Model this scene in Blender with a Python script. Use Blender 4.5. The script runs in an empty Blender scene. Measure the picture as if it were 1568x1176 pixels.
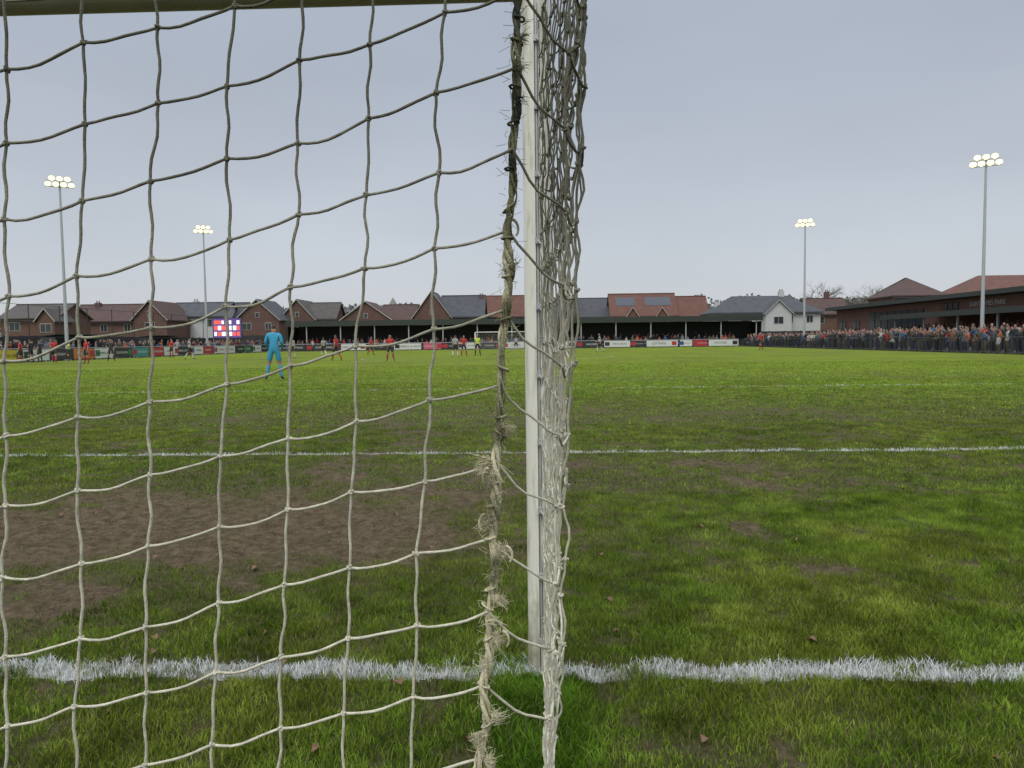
import bpy, bmesh, math, random
import numpy as np
from mathutils import Vector, Matrix, Euler
R = random.Random(7)
rng = np.random.default_rng(5)
rad = math.radians

# ------------------------------------------------------------------ camera calibration (survey helper)
F, CU, CV, H = 1145.0, 784.0, 588.0, 1.24
M3 = Matrix.Rotation(rad(2.0), 3, 'Z') @ Matrix.Rotation(rad(90 - 3.32), 3, 'X') @ Matrix.Rotation(rad(-0.7), 3, 'Z')
def ray(u, v): return M3 @ Vector(((u - CU) / F, (CV - v) / F, -1.0))
def PY(u, v, Y):
    d = ray(u, v); t = Y / d.y
    return Vector((d.x * t, Y, H + d.z * t))
def G(u, v):
    d = ray(u, v); t = -H / d.z
    return Vector((d.x * t, d.y * t, 0))
def BX(u, Y): return PY(u, 518, Y).x

scene = bpy.context.scene
cam_d = bpy.data.cameras.new("camera"); cam = bpy.data.objects.new("camera", cam_d)
scene.collection.objects.link(cam)
cam.matrix_world = Matrix.Translation((0, 0, H)) @ M3.to_4x4()
cam_d.sensor_width = 36; cam_d.lens = 36 * F / 1568
cam_d.clip_start = 0.05; cam_d.clip_end = 6000
scene.camera = cam
scene.view_settings.view_transform = 'Standard'
scene.view_settings.look = 'None'
scene.view_settings.exposure = 0

# ------------------------------------------------------------------ world
w = bpy.data.worlds.new("World"); scene.world = w; w.use_nodes = True
nt = w.node_tree; nt.nodes.clear()
N = nt.nodes.new; L = nt.links.new
out = N('ShaderNodeOutputWorld'); sky = N('ShaderNodeTexSky'); sky.sky_type = 'NISHITA'
sky.sun_disc = False; sky.sun_elevation = rad(50); sky.sun_rotation = rad(200)
bg1 = N('ShaderNodeBackground'); bg1.inputs[1].default_value = 0.08; L(sky.outputs[0], bg1.inputs[0])
tc = N('ShaderNodeTexCoord'); sep = N('ShaderNodeSeparateXYZ'); L(tc.outputs['Generated'], sep.inputs[0])
ramp = N('ShaderNodeValToRGB'); cr = ramp.color_ramp
cr.elements[0].position = 0.0; cr.elements[0].color = (.64, .665, .70, 1)
cr.elements[1].position = 1.0; cr.elements[1].color = (1.75, 1.8, 1.9, 1)
for p, c in ((.12, (.575, .615, .675, 1)), (.28, (.485, .53, .61, 1)), (.46, (.42, .47, .555, 1)), (.66, (1.1, 1.15, 1.22, 1))):
    e = cr.elements.new(p); e.color = c
L(sep.outputs[2], ramp.inputs[0])
mp = N('ShaderNodeMapping'); mp.inputs['Scale'].default_value = (1.5, 1.5, 5)
L(tc.outputs['Generated'], mp.inputs[0])
nz = N('ShaderNodeTexNoise'); nz.inputs['Scale'].default_value = 1.3; nz.inputs['Detail'].default_value = 5
L(mp.outputs[0], nz.inputs['Vector'])
mr = N('ShaderNodeMapRange'); mr.inputs[1].default_value = .3; mr.inputs[2].default_value = .7
mr.inputs[3].default_value = .94; mr.inputs[4].default_value = 1.06
L(nz.outputs[0], mr.inputs[0])
mul = N('ShaderNodeVectorMath'); mul.operation = 'MULTIPLY'
L(ramp.outputs[0], mul.inputs[0]); L(mr.outputs[0], mul.inputs[1])
bg2 = N('ShaderNodeBackground'); L(mul.outputs[0], bg2.inputs[0]); bg2.inputs[1].default_value = 1.0
mx = N('ShaderNodeMixShader'); mx.inputs[0].default_value = .9
L(bg1.outputs[0], mx.inputs[1]); L(bg2.outputs[0], mx.inputs[2]); L(mx.outputs[0], out.inputs[0])

sd = bpy.data.lights.new("sun", 'SUN'); sd.energy = 1.5; sd.angle = rad(40); sd.color = (1, .98, .93)
so = bpy.data.objects.new("sun", sd); scene.collection.objects.link(so)
so.rotation_euler = (rad(40), 0, rad(-20))

# ------------------------------------------------------------------ material helpers
def newmat(name):
    m = bpy.data.materials.new(name); m.use_nodes = True
    return m, m.node_tree, m.node_tree.nodes['Principled BSDF']
def mat(name, col, rough=.7, var=.25, scale=3.0, bump=0.0, bscale=None, metal=0, emit=0):
    m, t, p = newmat(name)
    n = t.nodes.new; l = t.links.new
    p.inputs['Roughness'].default_value = rough; p.inputs['Metallic'].default_value = metal
    co = n('ShaderNodeTexCoord'); no = n('ShaderNodeTexNoise')
    no.inputs['Scale'].default_value = scale; no.inputs['Detail'].default_value = 6
    l(co.outputs['Object'], no.inputs['Vector'])
    mixn = n('ShaderNodeMix'); mixn.data_type = 'RGBA'
    a = [c * (1 - var) for c in col]; b = [min(1, c * (1 + var)) for c in col]
    mixn.inputs[6].default_value = (*a, 1); mixn.inputs[7].default_value = (*b, 1)
    l(no.outputs[0], mixn.inputs[0]); l(mixn.outputs[2], p.inputs['Base Color'])
    if emit:
        l(mixn.outputs[2], p.inputs['Emission Color']); p.inputs['Emission Strength'].default_value = emit
    if bump:
        b2 = n('ShaderNodeTexNoise'); b2.inputs['Scale'].default_value = bscale or scale * 8
        l(co.outputs['Object'], b2.inputs['Vector'])
        bp = n('ShaderNodeBump'); bp.inputs['Strength'].default_value = bump; bp.inputs['Distance'].default_value = .01
        l(b2.outputs[0], bp.inputs['Height']); l(bp.outputs[0], p.inputs['Normal'])
    return m
def brick(name, c1, c2):
    m, t, p = newmat(name); n = t.nodes.new; l = t.links.new
    co = n('ShaderNodeTexCoord'); s = n('ShaderNodeSeparateXYZ'); l(co.outputs['Object'], s.inputs[0])
    ad = n('ShaderNodeMath'); l(s.outputs[0], ad.inputs[0]); l(s.outputs[1], ad.inputs[1])
    cb = n('ShaderNodeCombineXYZ'); l(ad.outputs[0], cb.inputs[0]); l(s.outputs[2], cb.inputs[1])
    bt = n('ShaderNodeTexBrick'); bt.inputs['Scale'].default_value = 1; bt.inputs['Brick Width'].default_value = .225
    bt.inputs['Row Height'].default_value = .075; bt.inputs['Mortar Size'].default_value = .008
    bt.inputs['Color1'].default_value = (*c1, 1); bt.inputs['Color2'].default_value = (*c2, 1)
    bt.inputs['Mortar'].default_value = (.2, .17, .15, 1); l(cb.outputs[0], bt.inputs['Vector'])
    no = n('ShaderNodeTexNoise'); no.inputs['Scale'].default_value = .8; l(co.outputs['Object'], no.inputs['Vector'])
    mr = n('ShaderNodeMapRange'); mr.inputs[3].default_value = .7; mr.inputs[4].default_value = 1.3; l(no.outputs[0], mr.inputs[0])
    vm = n('ShaderNodeVectorMath'); vm.operation = 'MULTIPLY'; l(bt.outputs[0], vm.inputs[0]); l(mr.outputs[0], vm.inputs[1])
    l(vm.outputs[0], p.inputs['Base Color']); p.inputs['Roughness'].default_value = .85
    return m
def tile(name, col):
    m, t, p = newmat(name); n = t.nodes.new; l = t.links.new
    co = n('ShaderNodeTexCoord')
    wv = n('ShaderNodeTexWave'); wv.bands_direction = 'Z'; wv.inputs['Scale'].default_value = 1.6; wv.inputs['Distortion'].default_value = .6
    l(co.outputs['Object'], wv.inputs[0])
    no = n('ShaderNodeTexNoise'); no.inputs['Scale'].default_value = 1.3; no.inputs['Detail'].default_value = 8; l(co.outputs['Object'], no.inputs['Vector'])
    a = n('ShaderNodeMix'); a.data_type = 'RGBA'; a.inputs[6].default_value = (*[c * .55 for c in col], 1); a.inputs[7].default_value = (*[c * 1.35 for c in col], 1)
    l(no.outputs[0], a.inputs[0])
    mr = n('ShaderNodeMapRange'); mr.inputs[3].default_value = .75; mr.inputs[4].default_value = 1.1; l(wv.outputs[1], mr.inputs[0])
    vm = n('ShaderNodeVectorMath'); vm.operation = 'MULTIPLY'; l(a.outputs[2], vm.inputs[0]); l(mr.outputs[0], vm.inputs[1])
    l(vm.outputs[0], p.inputs['Base Color']); p.inputs['Roughness'].default_value = .8
    return m

M = {}
M['brick'] = brick('brick_red', (.12, .038, .026), (.08, .028, .02))
M['brick2'] = brick('brick_orange', (.18, .06, .036), (.14, .047, .03))
M['render'] = mat('white_render', (.5, .5, .49), .8, .1)
M['slate'] = tile('slate_roof', (.07, .076, .088))
M['tilebrown'] = tile('brown_roof', (.085, .05, .043))
M['tilegrey'] = tile('grey_brown_roof', (.085, .075, .07))
M['tilered'] = tile('terracotta_roof', (.135, .06, .042))
M['frame'] = mat('window_frame', (.5, .5, .48), .5, .05)
M['glass'] = mat('window_glass', (.04, .045, .05), .15, .3)
M['dark'] = mat('dark_timber', (.03, .03, .028), .7, .3)
M['greenmetal'] = mat('green_fascia', (.03, .038, .032), .5, .2)
M['steel'] = mat('galvanised_steel', (.45, .46, .47), .45, .1, metal=.3)
M['white'] = mat('white_paint', (.75, .74, .68), .4, .06, 6, .1, 40)
M['concrete'] = mat('concrete', (.22, .21, .2), .9, .2, 2, .3, 20)
M['asphalt'] = mat('asphalt', (.06, .06, .06), .9, .3, 2, .3, 50)
M['solar'] = mat('solar_panel', (.05, .06, .08), .2, .1)
M['lamp'] = mat('lit_lamp', (1, .80, .30), .5, .02, emit=3.0)

# ------------------------------------------------------------------ mesh builder
class MB:
    def __init__(s): s.v = []; s.f = []; s.m = []
    def poly(s, pts, mi=0):
        b = len(s.v); s.v += [tuple(p) for p in pts]; s.f.append(tuple(range(b, b + len(pts)))); s.m.append(mi)
    def box(s, x0, x1, y0, y1, z0, z1, mi=0):
        b = len(s.v)
        s.v += [(x0, y0, z0), (x1, y0, z0), (x1, y1, z0), (x0, y1, z0), (x0, y0, z1), (x1, y0, z1), (x1, y1, z1), (x0, y1, z1)]
        for f in ((0, 3, 2, 1), (4, 5, 6, 7), (0, 1, 5, 4), (1, 2, 6, 5), (2, 3, 7, 6), (3, 0, 4, 7)):
            s.f.append(tuple(b + i for i in f)); s.m.append(mi)
    def prism(s, top, th, mi=0):
        b = len(s.v); n = len(top)
        s.v += [tuple(p) for p in top] + [(p[0], p[1], p[2] - th) for p in top]
        s.f.append(tuple(range(b, b + n))); s.m.append(mi)
        s.f.append(tuple(range(b + 2 * n - 1, b + n - 1, -1))); s.m.append(mi)
        for i in range(n):
            j = (i + 1) % n
            s.f.append((b + i, b + n + i, b + n + j, b + j)); s.m.append(mi)
    def tube(s, p0, p1, r0, r1, n=8, mi=0):
        p0 = Vector(p0); p1 = Vector(p1); q = (p1 - p0).to_track_quat('Z', 'Y')
        b = len(s.v)
        for p, r in ((p0, r0), (p1, r1)):
            for i in range(n):
                a = 2 * math.pi * i / n
                s.v.append(tuple(p + q @ Vector((r * math.cos(a), r * math.sin(a), 0))))
        for i in range(n):
            j = (i + 1) % n
            s.f.append((b + i, b + j, b + n + j, b + n + i)); s.m.append(mi)
        s.f.append(tuple(range(b + n - 1, b - 1, -1))); s.m.append(mi)
        s.f.append(tuple(range(b + n, b + 2 * n))); s.m.append(mi)
    def build(s, name, mats, parent=None, smooth=False):
        me = bpy.data.meshes.new(name); me.from_pydata(s.v, [], s.f)
        for m in mats: me.materials.append(m)
        me.polygons.foreach_set('material_index', s.m)
        if smooth: me.polygons.foreach_set('use_smooth', [True] * len(s.f))
        me.update()
        o = bpy.data.objects.new(name, me); scene.collection.objects.link(o)
        if parent: o.parent = parent
        return o
def empty(name, loc=(0, 0, 0), rz=0):
    e = bpy.data.objects.new(name, None); scene.collection.objects.link(e)
    e.location = loc; e.rotation_euler[2] = rz; e.empty_display_size = .3
    return e
def curve_obj(name, splines, bevel, material, res=2, parent=None):
    cu = bpy.data.curves.new(name, 'CURVE'); cu.dimensions = '3D'; cu.bevel_depth = bevel; cu.bevel_resolution = res
    cu.use_fill_caps = True
    for sp in splines:
        s = cu.splines.new('POLY'); s.points.add(len(sp) - 1)
        co = []; rr = []
        for p in sp:
            co += [p[0], p[1], p[2], 1.0]; rr.append(p[3] if len(p) > 3 else 1.0)
        s.points.foreach_set('co', co); s.points.foreach_set('radius', rr)
        s.use_smooth = True
    cu.materials.append(material)
    o = bpy.data.objects.new(name, cu); scene.collection.objects.link(o)
    if parent: o.parent = parent
    return o

# ------------------------------------------------------------------ numpy noise
def vn(x, y, s, k=0.0):
    x = x / s + 13.7 * k; y = y / s + 7.3 * k
    xi = np.floor(x); yi = np.floor(y); fx = x - xi; fy = y - yi
    fx = fx * fx * (3 - 2 * fx); fy = fy * fy * (3 - 2 * fy)
    def h(a, b):
        t = np.sin(a * 127.1 + b * 311.7 + k * 17.3) * 43758.5453
        return t - np.floor(t)
    return (h(xi, yi) * (1 - fx) + h(xi + 1, yi) * fx) * (1 - fy) + (h(xi, yi + 1) * (1 - fx) + h(xi + 1, yi + 1) * fx) * fy
def fbm(x, y, s, k=0.0, o=4):
    r = 0; a = 1; t = 0
    for i in range(o):
        c, sn = math.cos(i * .7 + .3), math.sin(i * .7 + .3)
        r = r + a * vn(x * c - y * sn, x * sn + y * c, s / 2 ** i, k + i * 1.7); t += a; a *= .55
    return r / t
def sstep(a, b, x):
    t = np.clip((x - a) / (b - a), 0, 1); return t * t * (3 - 2 * t)
GL = 2.742
def mud(x, y):
    n = fbm(x, y, .5, 3.1, 5)
    wx = x + (fbm(x, y, .8, 5, 3) - .5) * 1.1; wy = y + (fbm(x, y, .5, 9, 4) - .5) * 1.2
    def blob(cx, cy, rx, ry, s): return s * np.exp(-(((wx - cx) / rx) ** 2 + ((wy - cy) / ry) ** 2))
    m = blob(-4.0, 4.75, 2.7, 1.0, 1.5) + blob(-1.35, 4.85, 1.1, .6, 1.0) + blob(1.15, 4.75, .2, .3, .8) + blob(.35, 4.4, .5, .3, .35) \
        + blob(-2.6, 3.2, 1.8, .5, .35) + blob(-1.5, 6.0, 2.6, .7, .35) + blob(.9, 2.2, .8, .25, .12) + blob(-.3, 7.2, 4, 1.5, .34) + blob(0, 12, 7, 3, .3)
    m = m * (.15 + 1.6 * n) + .5 * sstep(.58, .74, n) * np.exp(-((y - 5) / 12) ** 2)
    m = m + .4 * sstep(.58, .75, fbm(x, y, .16, 21, 3))
    return np.clip(m, 0, 1)
def gz(x, y):
    near = np.exp(-(np.maximum(y - 5, 0) / 8) ** 2)
    return near * ((fbm(x, y, .3, 2, 4) - .5) * .035 + mud(x, y) * (fbm(x, y, .11, 8, 3) - .65) * .06)

# ------------------------------------------------------------------ ground sheet
def axis(lo, hi, step, far, neg):
    a = list(np.arange(lo, hi + 1e-6, step)); s = step; x = a[-1]
    while x < far: s *= 1.11; x += s; a.append(x)
    s = step; x = a[0]; b = []
    while x > neg: s *= 1.15; x -= s; b.append(x)
    return np.array(b[::-1] + a)
gx = axis(-5.5, 5.5, .032, 2500, -2500); gy = axis(1.6, 8, .032, 3000, -300)
XX, YY = np.meshgrid(gx, gy); nx, ny = len(gx), len(gy)
ZZ = gz(XX, YY) - .002
co = np.stack([XX, YY, ZZ], -1).reshape(-1, 3)
idx = np.arange(nx * ny).reshape(ny, nx)
quads = np.stack([idx[:-1, :-1], idx[:-1, 1:], idx[1:, 1:], idx[1:, :-1]], -1).reshape(-1, 4)
def np_mesh(name, co, faces):
    me = bpy.data.meshes.new(name); k = faces.shape[1]
    me.vertices.add(len(co)); me.vertices.foreach_set('co', co.astype(np.float32).ravel())
    me.loops.add(faces.size); me.loops.foreach_set('vertex_index', faces.astype(np.int32).ravel())
    me.polygons.add(len(faces)); me.polygons.foreach_set('loop_start', np.arange(0, faces.size, k, dtype=np.int32))
    me.polygons.foreach_set('loop_total', np.full(len(faces), k, dtype=np.int32))
    me.update(calc_edges=True)
    return me
gm = np_mesh('ground', co, quads)
at = gm.attributes.new('mud', 'FLOAT', 'POINT'); at.data.foreach_set('value', mud(XX, YY).ravel().astype(np.float32))
gm.polygons.foreach_set('use_smooth', np.ones(len(quads), dtype=bool))
ground = bpy.data.objects.new('ground', gm); scene.collection.objects.link(ground)
m, t, p = newmat('pitch_turf'); n = t.nodes.new; l = t.links.new
geo = n('ShaderNodeNewGeometry'); a = n('ShaderNodeAttribute'); a.attribute_name = 'mud'
def noise_node(scale, detail=5, src=None, rough=.6):
    q = n('ShaderNodeTexNoise'); q.inputs['Scale'].default_value = scale; q.inputs['Detail'].default_value = detail
    q.inputs['Roughness'].default_value = rough; l(src or geo.outputs['Position'], q.inputs['Vector']); return q
def rampn(src, stops):
    r = n('ShaderNodeValToRGB'); e = r.color_ramp
    e.elements[0].position = stops[0][0]; e.elements[0].color = (*stops[0][1], 1)
    e.elements[1].position = stops[-1][0]; e.elements[1].color = (*stops[-1][1], 1)
    for q, c in stops[1:-1]:
        z = e.elements.new(q); z.color = (*c, 1)
    l(src, r.inputs[0]); return r
def mixc(f, c1, c2, mode='MIX'):
    q = n('ShaderNodeMix'); q.data_type = 'RGBA'; q.blend_type = mode
    if isinstance(f, (int, float)): q.inputs[0].default_value = f
    else: l(f, q.inputs[0])
    for i, c in ((6, c1), (7, c2)):
        if isinstance(c, tuple): q.inputs[i].default_value = (*c, 1)
        else: l(c, q.inputs[i])
    return q.outputs[2]
def mth(op, a_, b_=None, c_=None):
    q = n('ShaderNodeMath'); q.operation = op
    for i, s in enumerate((a_, b_, c_)):
        if s is None: continue
        if isinstance(s, (int, float)): q.inputs[i].default_value = s
        else: l(s, q.inputs[i])
    return q.outputs[0]
n1 = noise_node(.16, 6); n2 = noise_node(2.2, 8, None, .75); n3 = noise_node(28, 4)
ra = rampn(n2.outputs[0], [(.3, (.085, .115, .010)), (.5, (.155, .215, .015)), (.7, (.215, .275, .022))])
rb = rampn(n1.outputs[0], [(.35, (.85, .80, .78)), (.65, (1.12, 1.12, 1.1))])
c = mixc(1.0, ra.outputs[0], rb.outputs[0], 'MULTIPLY')
rc = rampn(n3.outputs[0], [(.3, (.65, .68, .6)), (.7, (1.3, 1.3, 1.2))])
c = mixc(1.0, c, rc.outputs[0], 'MULTIPLY')
sp = n('ShaderNodeSeparateXYZ'); l(geo.outputs['Position'], sp.inputs[0])
mrn = n('ShaderNodeMapRange'); mrn.inputs[1].default_value = 9; mrn.inputs[2].default_value = 30; l(sp.outputs[1], mrn.inputs[0])
soil = rampn(n3.outputs[0], [(.3, (.045, .055, .016)), (.7, (.09, .10, .032))])
c = mixc(mrn.outputs[0], soil.outputs[0], c)
mudc = rampn(noise_node(13, 8, None, .8).outputs[0], [(.32, (.04, .028, .016)), (.48, (.11, .08, .048)), (.66, (.2, .155, .10))])
c = mixc(a.outputs['Fac'], c, mudc.outputs[0])
# painted lines: worn white paint on soil, broken by noise
pn = noise_node(16, 7, None, .7); pn2 = noise_node(3.2, 5, None, .6)
pbase = mth('MULTIPLY_ADD', pn.outputs[0], .10, 0.0)
tot = None
for ly, hw, xa, xb in ((GL, .062, -37.5, 27.2), (GL + 5.5, .05, -12.86, 5.46), (GL + 16.5, .05, -23.86, 16.46)):
    d_ = mth('ABSOLUTE', mth('SUBTRACT', sp.outputs[1], ly))
    inside = mth('LESS_THAN', mth('ADD', d_, pbase), hw + .05)
    inside = mth('MULTIPLY', inside, mth('GREATER_THAN', sp.outputs[0], xa)); inside = mth('MULTIPLY', inside, mth('LESS_THAN', sp.outputs[0], xb))
    tot = inside if tot is None else mth('ADD', tot, inside)
wear = n('ShaderNodeMapRange'); wear.inputs[1].default_value = .38; wear.inputs[2].default_value = .56; wear.inputs[3].default_value = .8; wear.inputs[4].default_value = .15
l(mth('MULTIPLY_ADD', pn.outputs[0], .5, mth('MULTIPLY', pn2.outputs[0], .5)), wear.inputs[0])
c = mixc(mth('MULTIPLY', tot, wear.outputs[0]), c, (.62, .64, .62))
l(c, p.inputs['Base Color']); p.inputs['Roughness'].default_value = .9; p.inputs['Specular IOR Level'].default_value = .15
bp = n('ShaderNodeBump'); bp.inputs['Strength'].default_value = 1; bp.inputs['Distance'].default_value = .05
l(mth('ADD', noise_node(30, 6).outputs[0], n2.outputs[0]), bp.inputs['Height']); l(bp.outputs[0], p.inputs['Normal'])
gm.materials.append(m)

# ------------------------------------------------------------------ grass blades (one object)
def blades(npts, y0, y1, wd, ht, seg, tall=False):
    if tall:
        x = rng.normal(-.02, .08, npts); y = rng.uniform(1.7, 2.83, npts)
    else:
        xm = .80 * y1 + 1.2
        y = rng.uniform(y0, y1, npts); x = rng.uniform(-xm, xm, npts)
        k = (x > -(.76 * y + 1.0)) & (x < .72 * y + 1.0); x = x[k]; y = y[k]
    mm = mud(x, y)
    dn = fbm(x, y, .11, 31, 3)
    keep = rng.random(len(x)) > np.clip(1.25 * mm ** .9 * (1.45 - .9 * dn), 0, .96)
    x = x[keep]; y = y[keep]; mm = mm[keep]; dn = dn[keep]; K = len(x)
    z = gz(x, y)
    hh = ht * (.2 + 1.3 * dn) * rng.uniform(.6, 1.2, K) * (1 - .55 * mm)
    a = rng.uniform(0, 2 * np.pi, K); la = rng.uniform(0, 2 * np.pi, K); lean = hh * rng.uniform(.15, 1.1, K)
    wx = np.cos(a) * wd * .5; wy = np.sin(a) * wd * .5; lx = np.cos(la) * lean; ly = np.sin(la) * lean
    g = fbm(x, y, .22, 41, 4) * .62 + rng.random(K) * .42 - mm * .12
    g2 = fbm(x, y, 1.6, 47, 3); g3 = fbm(x, y, .10, 71, 3)
    c1 = np.array([.05, .085, .012]); c2 = np.array([.15, .235, .024]); c3 = np.array([.26, .345, .06])
    t1 = sstep(.2, .55, g)[:, None]; t2 = sstep(.5, .85, g)[:, None]
    col = c1 * (1 - t1) + c2 * t1; col = col * (1 - t2) + c3 * t2
    col *= ((.72 + .55 * g2) * (.45 + 1.1 * g3))[:, None]
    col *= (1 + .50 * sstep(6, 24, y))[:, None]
    ol = sstep(.48, .66, fbm(x, y, 1.0, 77, 4))[:, None] * .45
    col = col * (1 - ol) + ol * col * np.array([1.25, .9, 1.3])
    straw = (rng.random(K) < (.05 + .3 * mm)); col[straw] = np.array([.25, .21, .10]) * rng.uniform(.4, 1.2, (straw.sum(), 1))
    if tall: col = col * np.array([.7, .9, .75])  # taller, greener grass; shade at the post foot put into its darker tint
    for ly0, hw, pr_, xa, xb in ((GL, .066, .95, -37, 27), (GL + 5.5, .055, .9, -12.9, 5.5), (GL + 16.5, .05, .8, -23.9, 16.5)):
        e = hw + (fbm(x, y, .08, 55, 3) - .5) * .09
        pt = (np.abs(y - ly0) < e) & (x > xa) & (x < xb) & (rng.random(K) < pr_ - .7 * sstep(.45, .7, fbm(x, y, .2, 61, 4)))
        col[pt] = np.array([.76, .78, .77]) * rng.uniform(.6, 1.15, (pt.sum(), 1))
    col = np.clip(col, 0, 1)
    if seg == 2:
        v = np.stack([np.stack([x - wx, y - wy, z - .004], -1), np.stack([x + wx, y + wy, z - .004], -1),
                      np.stack([x + wx * .8 + lx * .35, y + wy * .8 + ly * .35, z + hh * .6], -1),
                      np.stack([x - wx * .8 + lx * .35, y - wy * .8 + ly * .35, z + hh * .6], -1),
                      np.stack([x + lx, y + ly, z + hh], -1)], 1)
        b = np.arange(K)[:, None] * 5
        f = np.concatenate([b + [0, 1, 2], b + [0, 2, 3], b + [3, 2, 4]])
    else:
        v = np.stack([np.stack([x - wx, y - wy, z - .004], -1), np.stack([x + wx, y + wy, z - .004], -1),
                      np.stack([x + lx, y + ly, z + hh], -1)], 1)
        b = np.arange(K)[:, None] * 3
        f = b + [0, 1, 2]
    nv = v.shape[1]
    cc = np.repeat(np.concatenate([col, np.ones((K, 1))], 1), nv, axis=0)
    return v.reshape(-1, 3), f, cc
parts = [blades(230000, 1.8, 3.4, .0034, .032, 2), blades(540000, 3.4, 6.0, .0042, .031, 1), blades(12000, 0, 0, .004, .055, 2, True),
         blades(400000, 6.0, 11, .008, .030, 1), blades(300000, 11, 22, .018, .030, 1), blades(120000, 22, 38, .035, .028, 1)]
vs = []; fs = []; cs = []; off = 0
for v, f, cc in parts:
    vs.append(v); fs.append(f + off); cs.append(cc); off += len(v)
gr = np_mesh('grass', np.concatenate(vs), np.concatenate(fs))
ca = gr.color_attributes.new('col', 'FLOAT_COLOR', 'POINT'); ca.data.foreach_set('color', np.concatenate(cs).astype(np.float32).ravel())
del vs, fs, cs, parts
m, t, p = newmat('grass_blade'); n = t.nodes.new; l = t.links.new
a = n('ShaderNodeAttribute'); a.attribute_name = 'col'
t.nodes.remove(p); df = n('ShaderNodeBsdfDiffuse'); l(a.outputs['Color'], df.inputs[0])
tr = n('ShaderNodeBsdfTranslucent'); l(a.outputs['Color'], tr.inputs[0]); ms = n('ShaderNodeMixShader'); ms.inputs[0].default_value = .25
l(df.outputs[0], ms.inputs[1]); l(tr.outputs[0], ms.inputs[2]); l(ms.outputs[0], t.nodes['Material Output'].inputs[0])
gr.materials.append(m)
go = bpy.data.objects.new('grass', gr); scene.collection.objects.link(go)
# fallen leaves and mud clods
mb = MB()
for _ in range(46):
    y = R.uniform(2.0, 8); x = R.uniform(-.7 * y, .68 * y); a_ = R.uniform(0, 6.28); s = R.uniform(.012, .028); z = .022
    pts = []
    for k in range(8):
        an = k / 8 * 6.283; r_ = s * (1 if k % 2 else .62) * (1.3 if k in (0, 4) else .8)
        pts.append((x + r_ * math.cos(an + a_), y + r_ * math.sin(an + a_), z + .008 * math.sin(an * 2)))
    mb.poly(pts)
mb.build('fallen_leaves', [mat('dead_leaf', (.16, .09, .045), .7, .5, 4)])

# ------------------------------------------------------------------ pitch lines (sheets)
m, t, p = newmat('line_paint'); n = t.nodes.new; l = t.links.new
geo = n('ShaderNodeNewGeometry'); q = n('ShaderNodeTexNoise'); q.inputs['Scale'].default_value = 9; q.inputs['Detail'].default_value = 8; q.inputs['Roughness'].default_value = .7
l(geo.outputs['Position'], q.inputs['Vector']); r = n('ShaderNodeValToRGB')
r.color_ramp.elements[0].position = .42; r.color_ramp.elements[0].color = (.13, .17, .04, 1)
r.color_ramp.elements[1].position = .6; r.color_ramp.elements[1].color = (.5, .53, .48, 1)
l(q.outputs[0], r.inputs[0]); l(r.outputs[0], p.inputs['Base Color']); p.inputs['Roughness'].default_value = .9
PL0, PL1, PX0, PX1, PC = GL, GL + 105, -37.5, 27.2, -3.7
lm = MB()
def line(x0, y0, x1, y1, z=.010, wd=.1):
    d = Vector((x1 - x0, y1 - y0, 0)).normalized(); s = Vector((-d.y, d.x, 0)) * wd / 2
    lm.poly([(x0 - s.x, y0 - s.y, z), (x1 - s.x, y1 - s.y, z), (x1 + s.x, y1 + s.y, z), (x0 + s.x, y0 + s.y, z)])
for yy, sg in ((PL0, 1), (PL1, -1)):
    if sg < 0: line(PX0, yy, PX1, yy)
    for hw, dp in ((9.16, 5.5), (20.16, 16.5)):
        if sg < 0: line(PC - hw, yy + sg * dp, PC + hw, yy + sg * dp, .010, .08)
        for s in (-1, 1): line(PC + s * hw, yy + sg * .06, PC + s * hw, yy + sg * (dp - .06), .010)
for xx in (PX0, PX1): line(xx, PL0 + .06, xx, PL1 - .06, .010)
line(PX0 + .06, PL0 + 52.5, PX1 - .06, PL0 + 52.5, .010)
pts = [(PC + 9.15 * math.cos(i * math.pi / 32), PL0 + 52.5 + 9.15 * math.sin(i * math.pi / 32)) for i in range(65)]
for i in range(64): line(*pts[i], *pts[i + 1], z=.014)
lm.build('pitch_line_markings', [m])

sm = MB()
sm.poly([(-60, -20, .012), (-40.2, -20, .012), (-40.2, 112, .012), (-60, 112, .012)])
sm.poly([(29.8, -20, .012), (60, -20, .012), (60, 112, .012), (29.8, 112, .012)])
sm.poly([(-60, 112.003, .012), (60, 112.003, .012), (60, 122, .012), (-60, 122, .012)])
sm.build('path', [M['asphalt']])

# ------------------------------------------------------------------ GOAL
goal = empty('football_goal', (0, GL, 0))
def post_profile(n=28, rx=.051, ry=.06):
    pts = []
    for i in range(n):
        a = -math.pi / 2 + .14 + (2 * math.pi - .28) * i / (n - 1)
        pts.append((rx * math.cos(a), ry * math.sin(a)))
    pts += [(-.0065, -.040), (.0065, -.040)]
    return pts
def extrude(profile, fn, name, material, parent):
    mb = MB(); k = len(profile)
    mb.v = [fn(p, 0) for p in profile] + [fn(p, 1) for p in profile]
    for i in range(k):
        j = (i + 1) % k; mb.f.append((i, j, k + j, k + i)); mb.m.append(0)
    mb.f.append(tuple(range(k - 1, -1, -1))); mb.m.append(0); mb.f.append(tuple(range(k, 2 * k))); mb.m.append(0)
    return mb.build(name, [material], parent)
m, t, p = newmat('post_paint'); n = t.nodes.new; l = t.links.new
co_ = n('ShaderNodeTexCoord'); mp = n('ShaderNodeMapping'); mp.inputs['Scale'].default_value = (14, 14, 2.2); l(co_.outputs['Object'], mp.inputs[0])
q = n('ShaderNodeTexNoise'); q.inputs['Scale'].default_value = 2; q.inputs['Detail'].default_value = 8; l(mp.outputs[0], q.inputs['Vector'])
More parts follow.
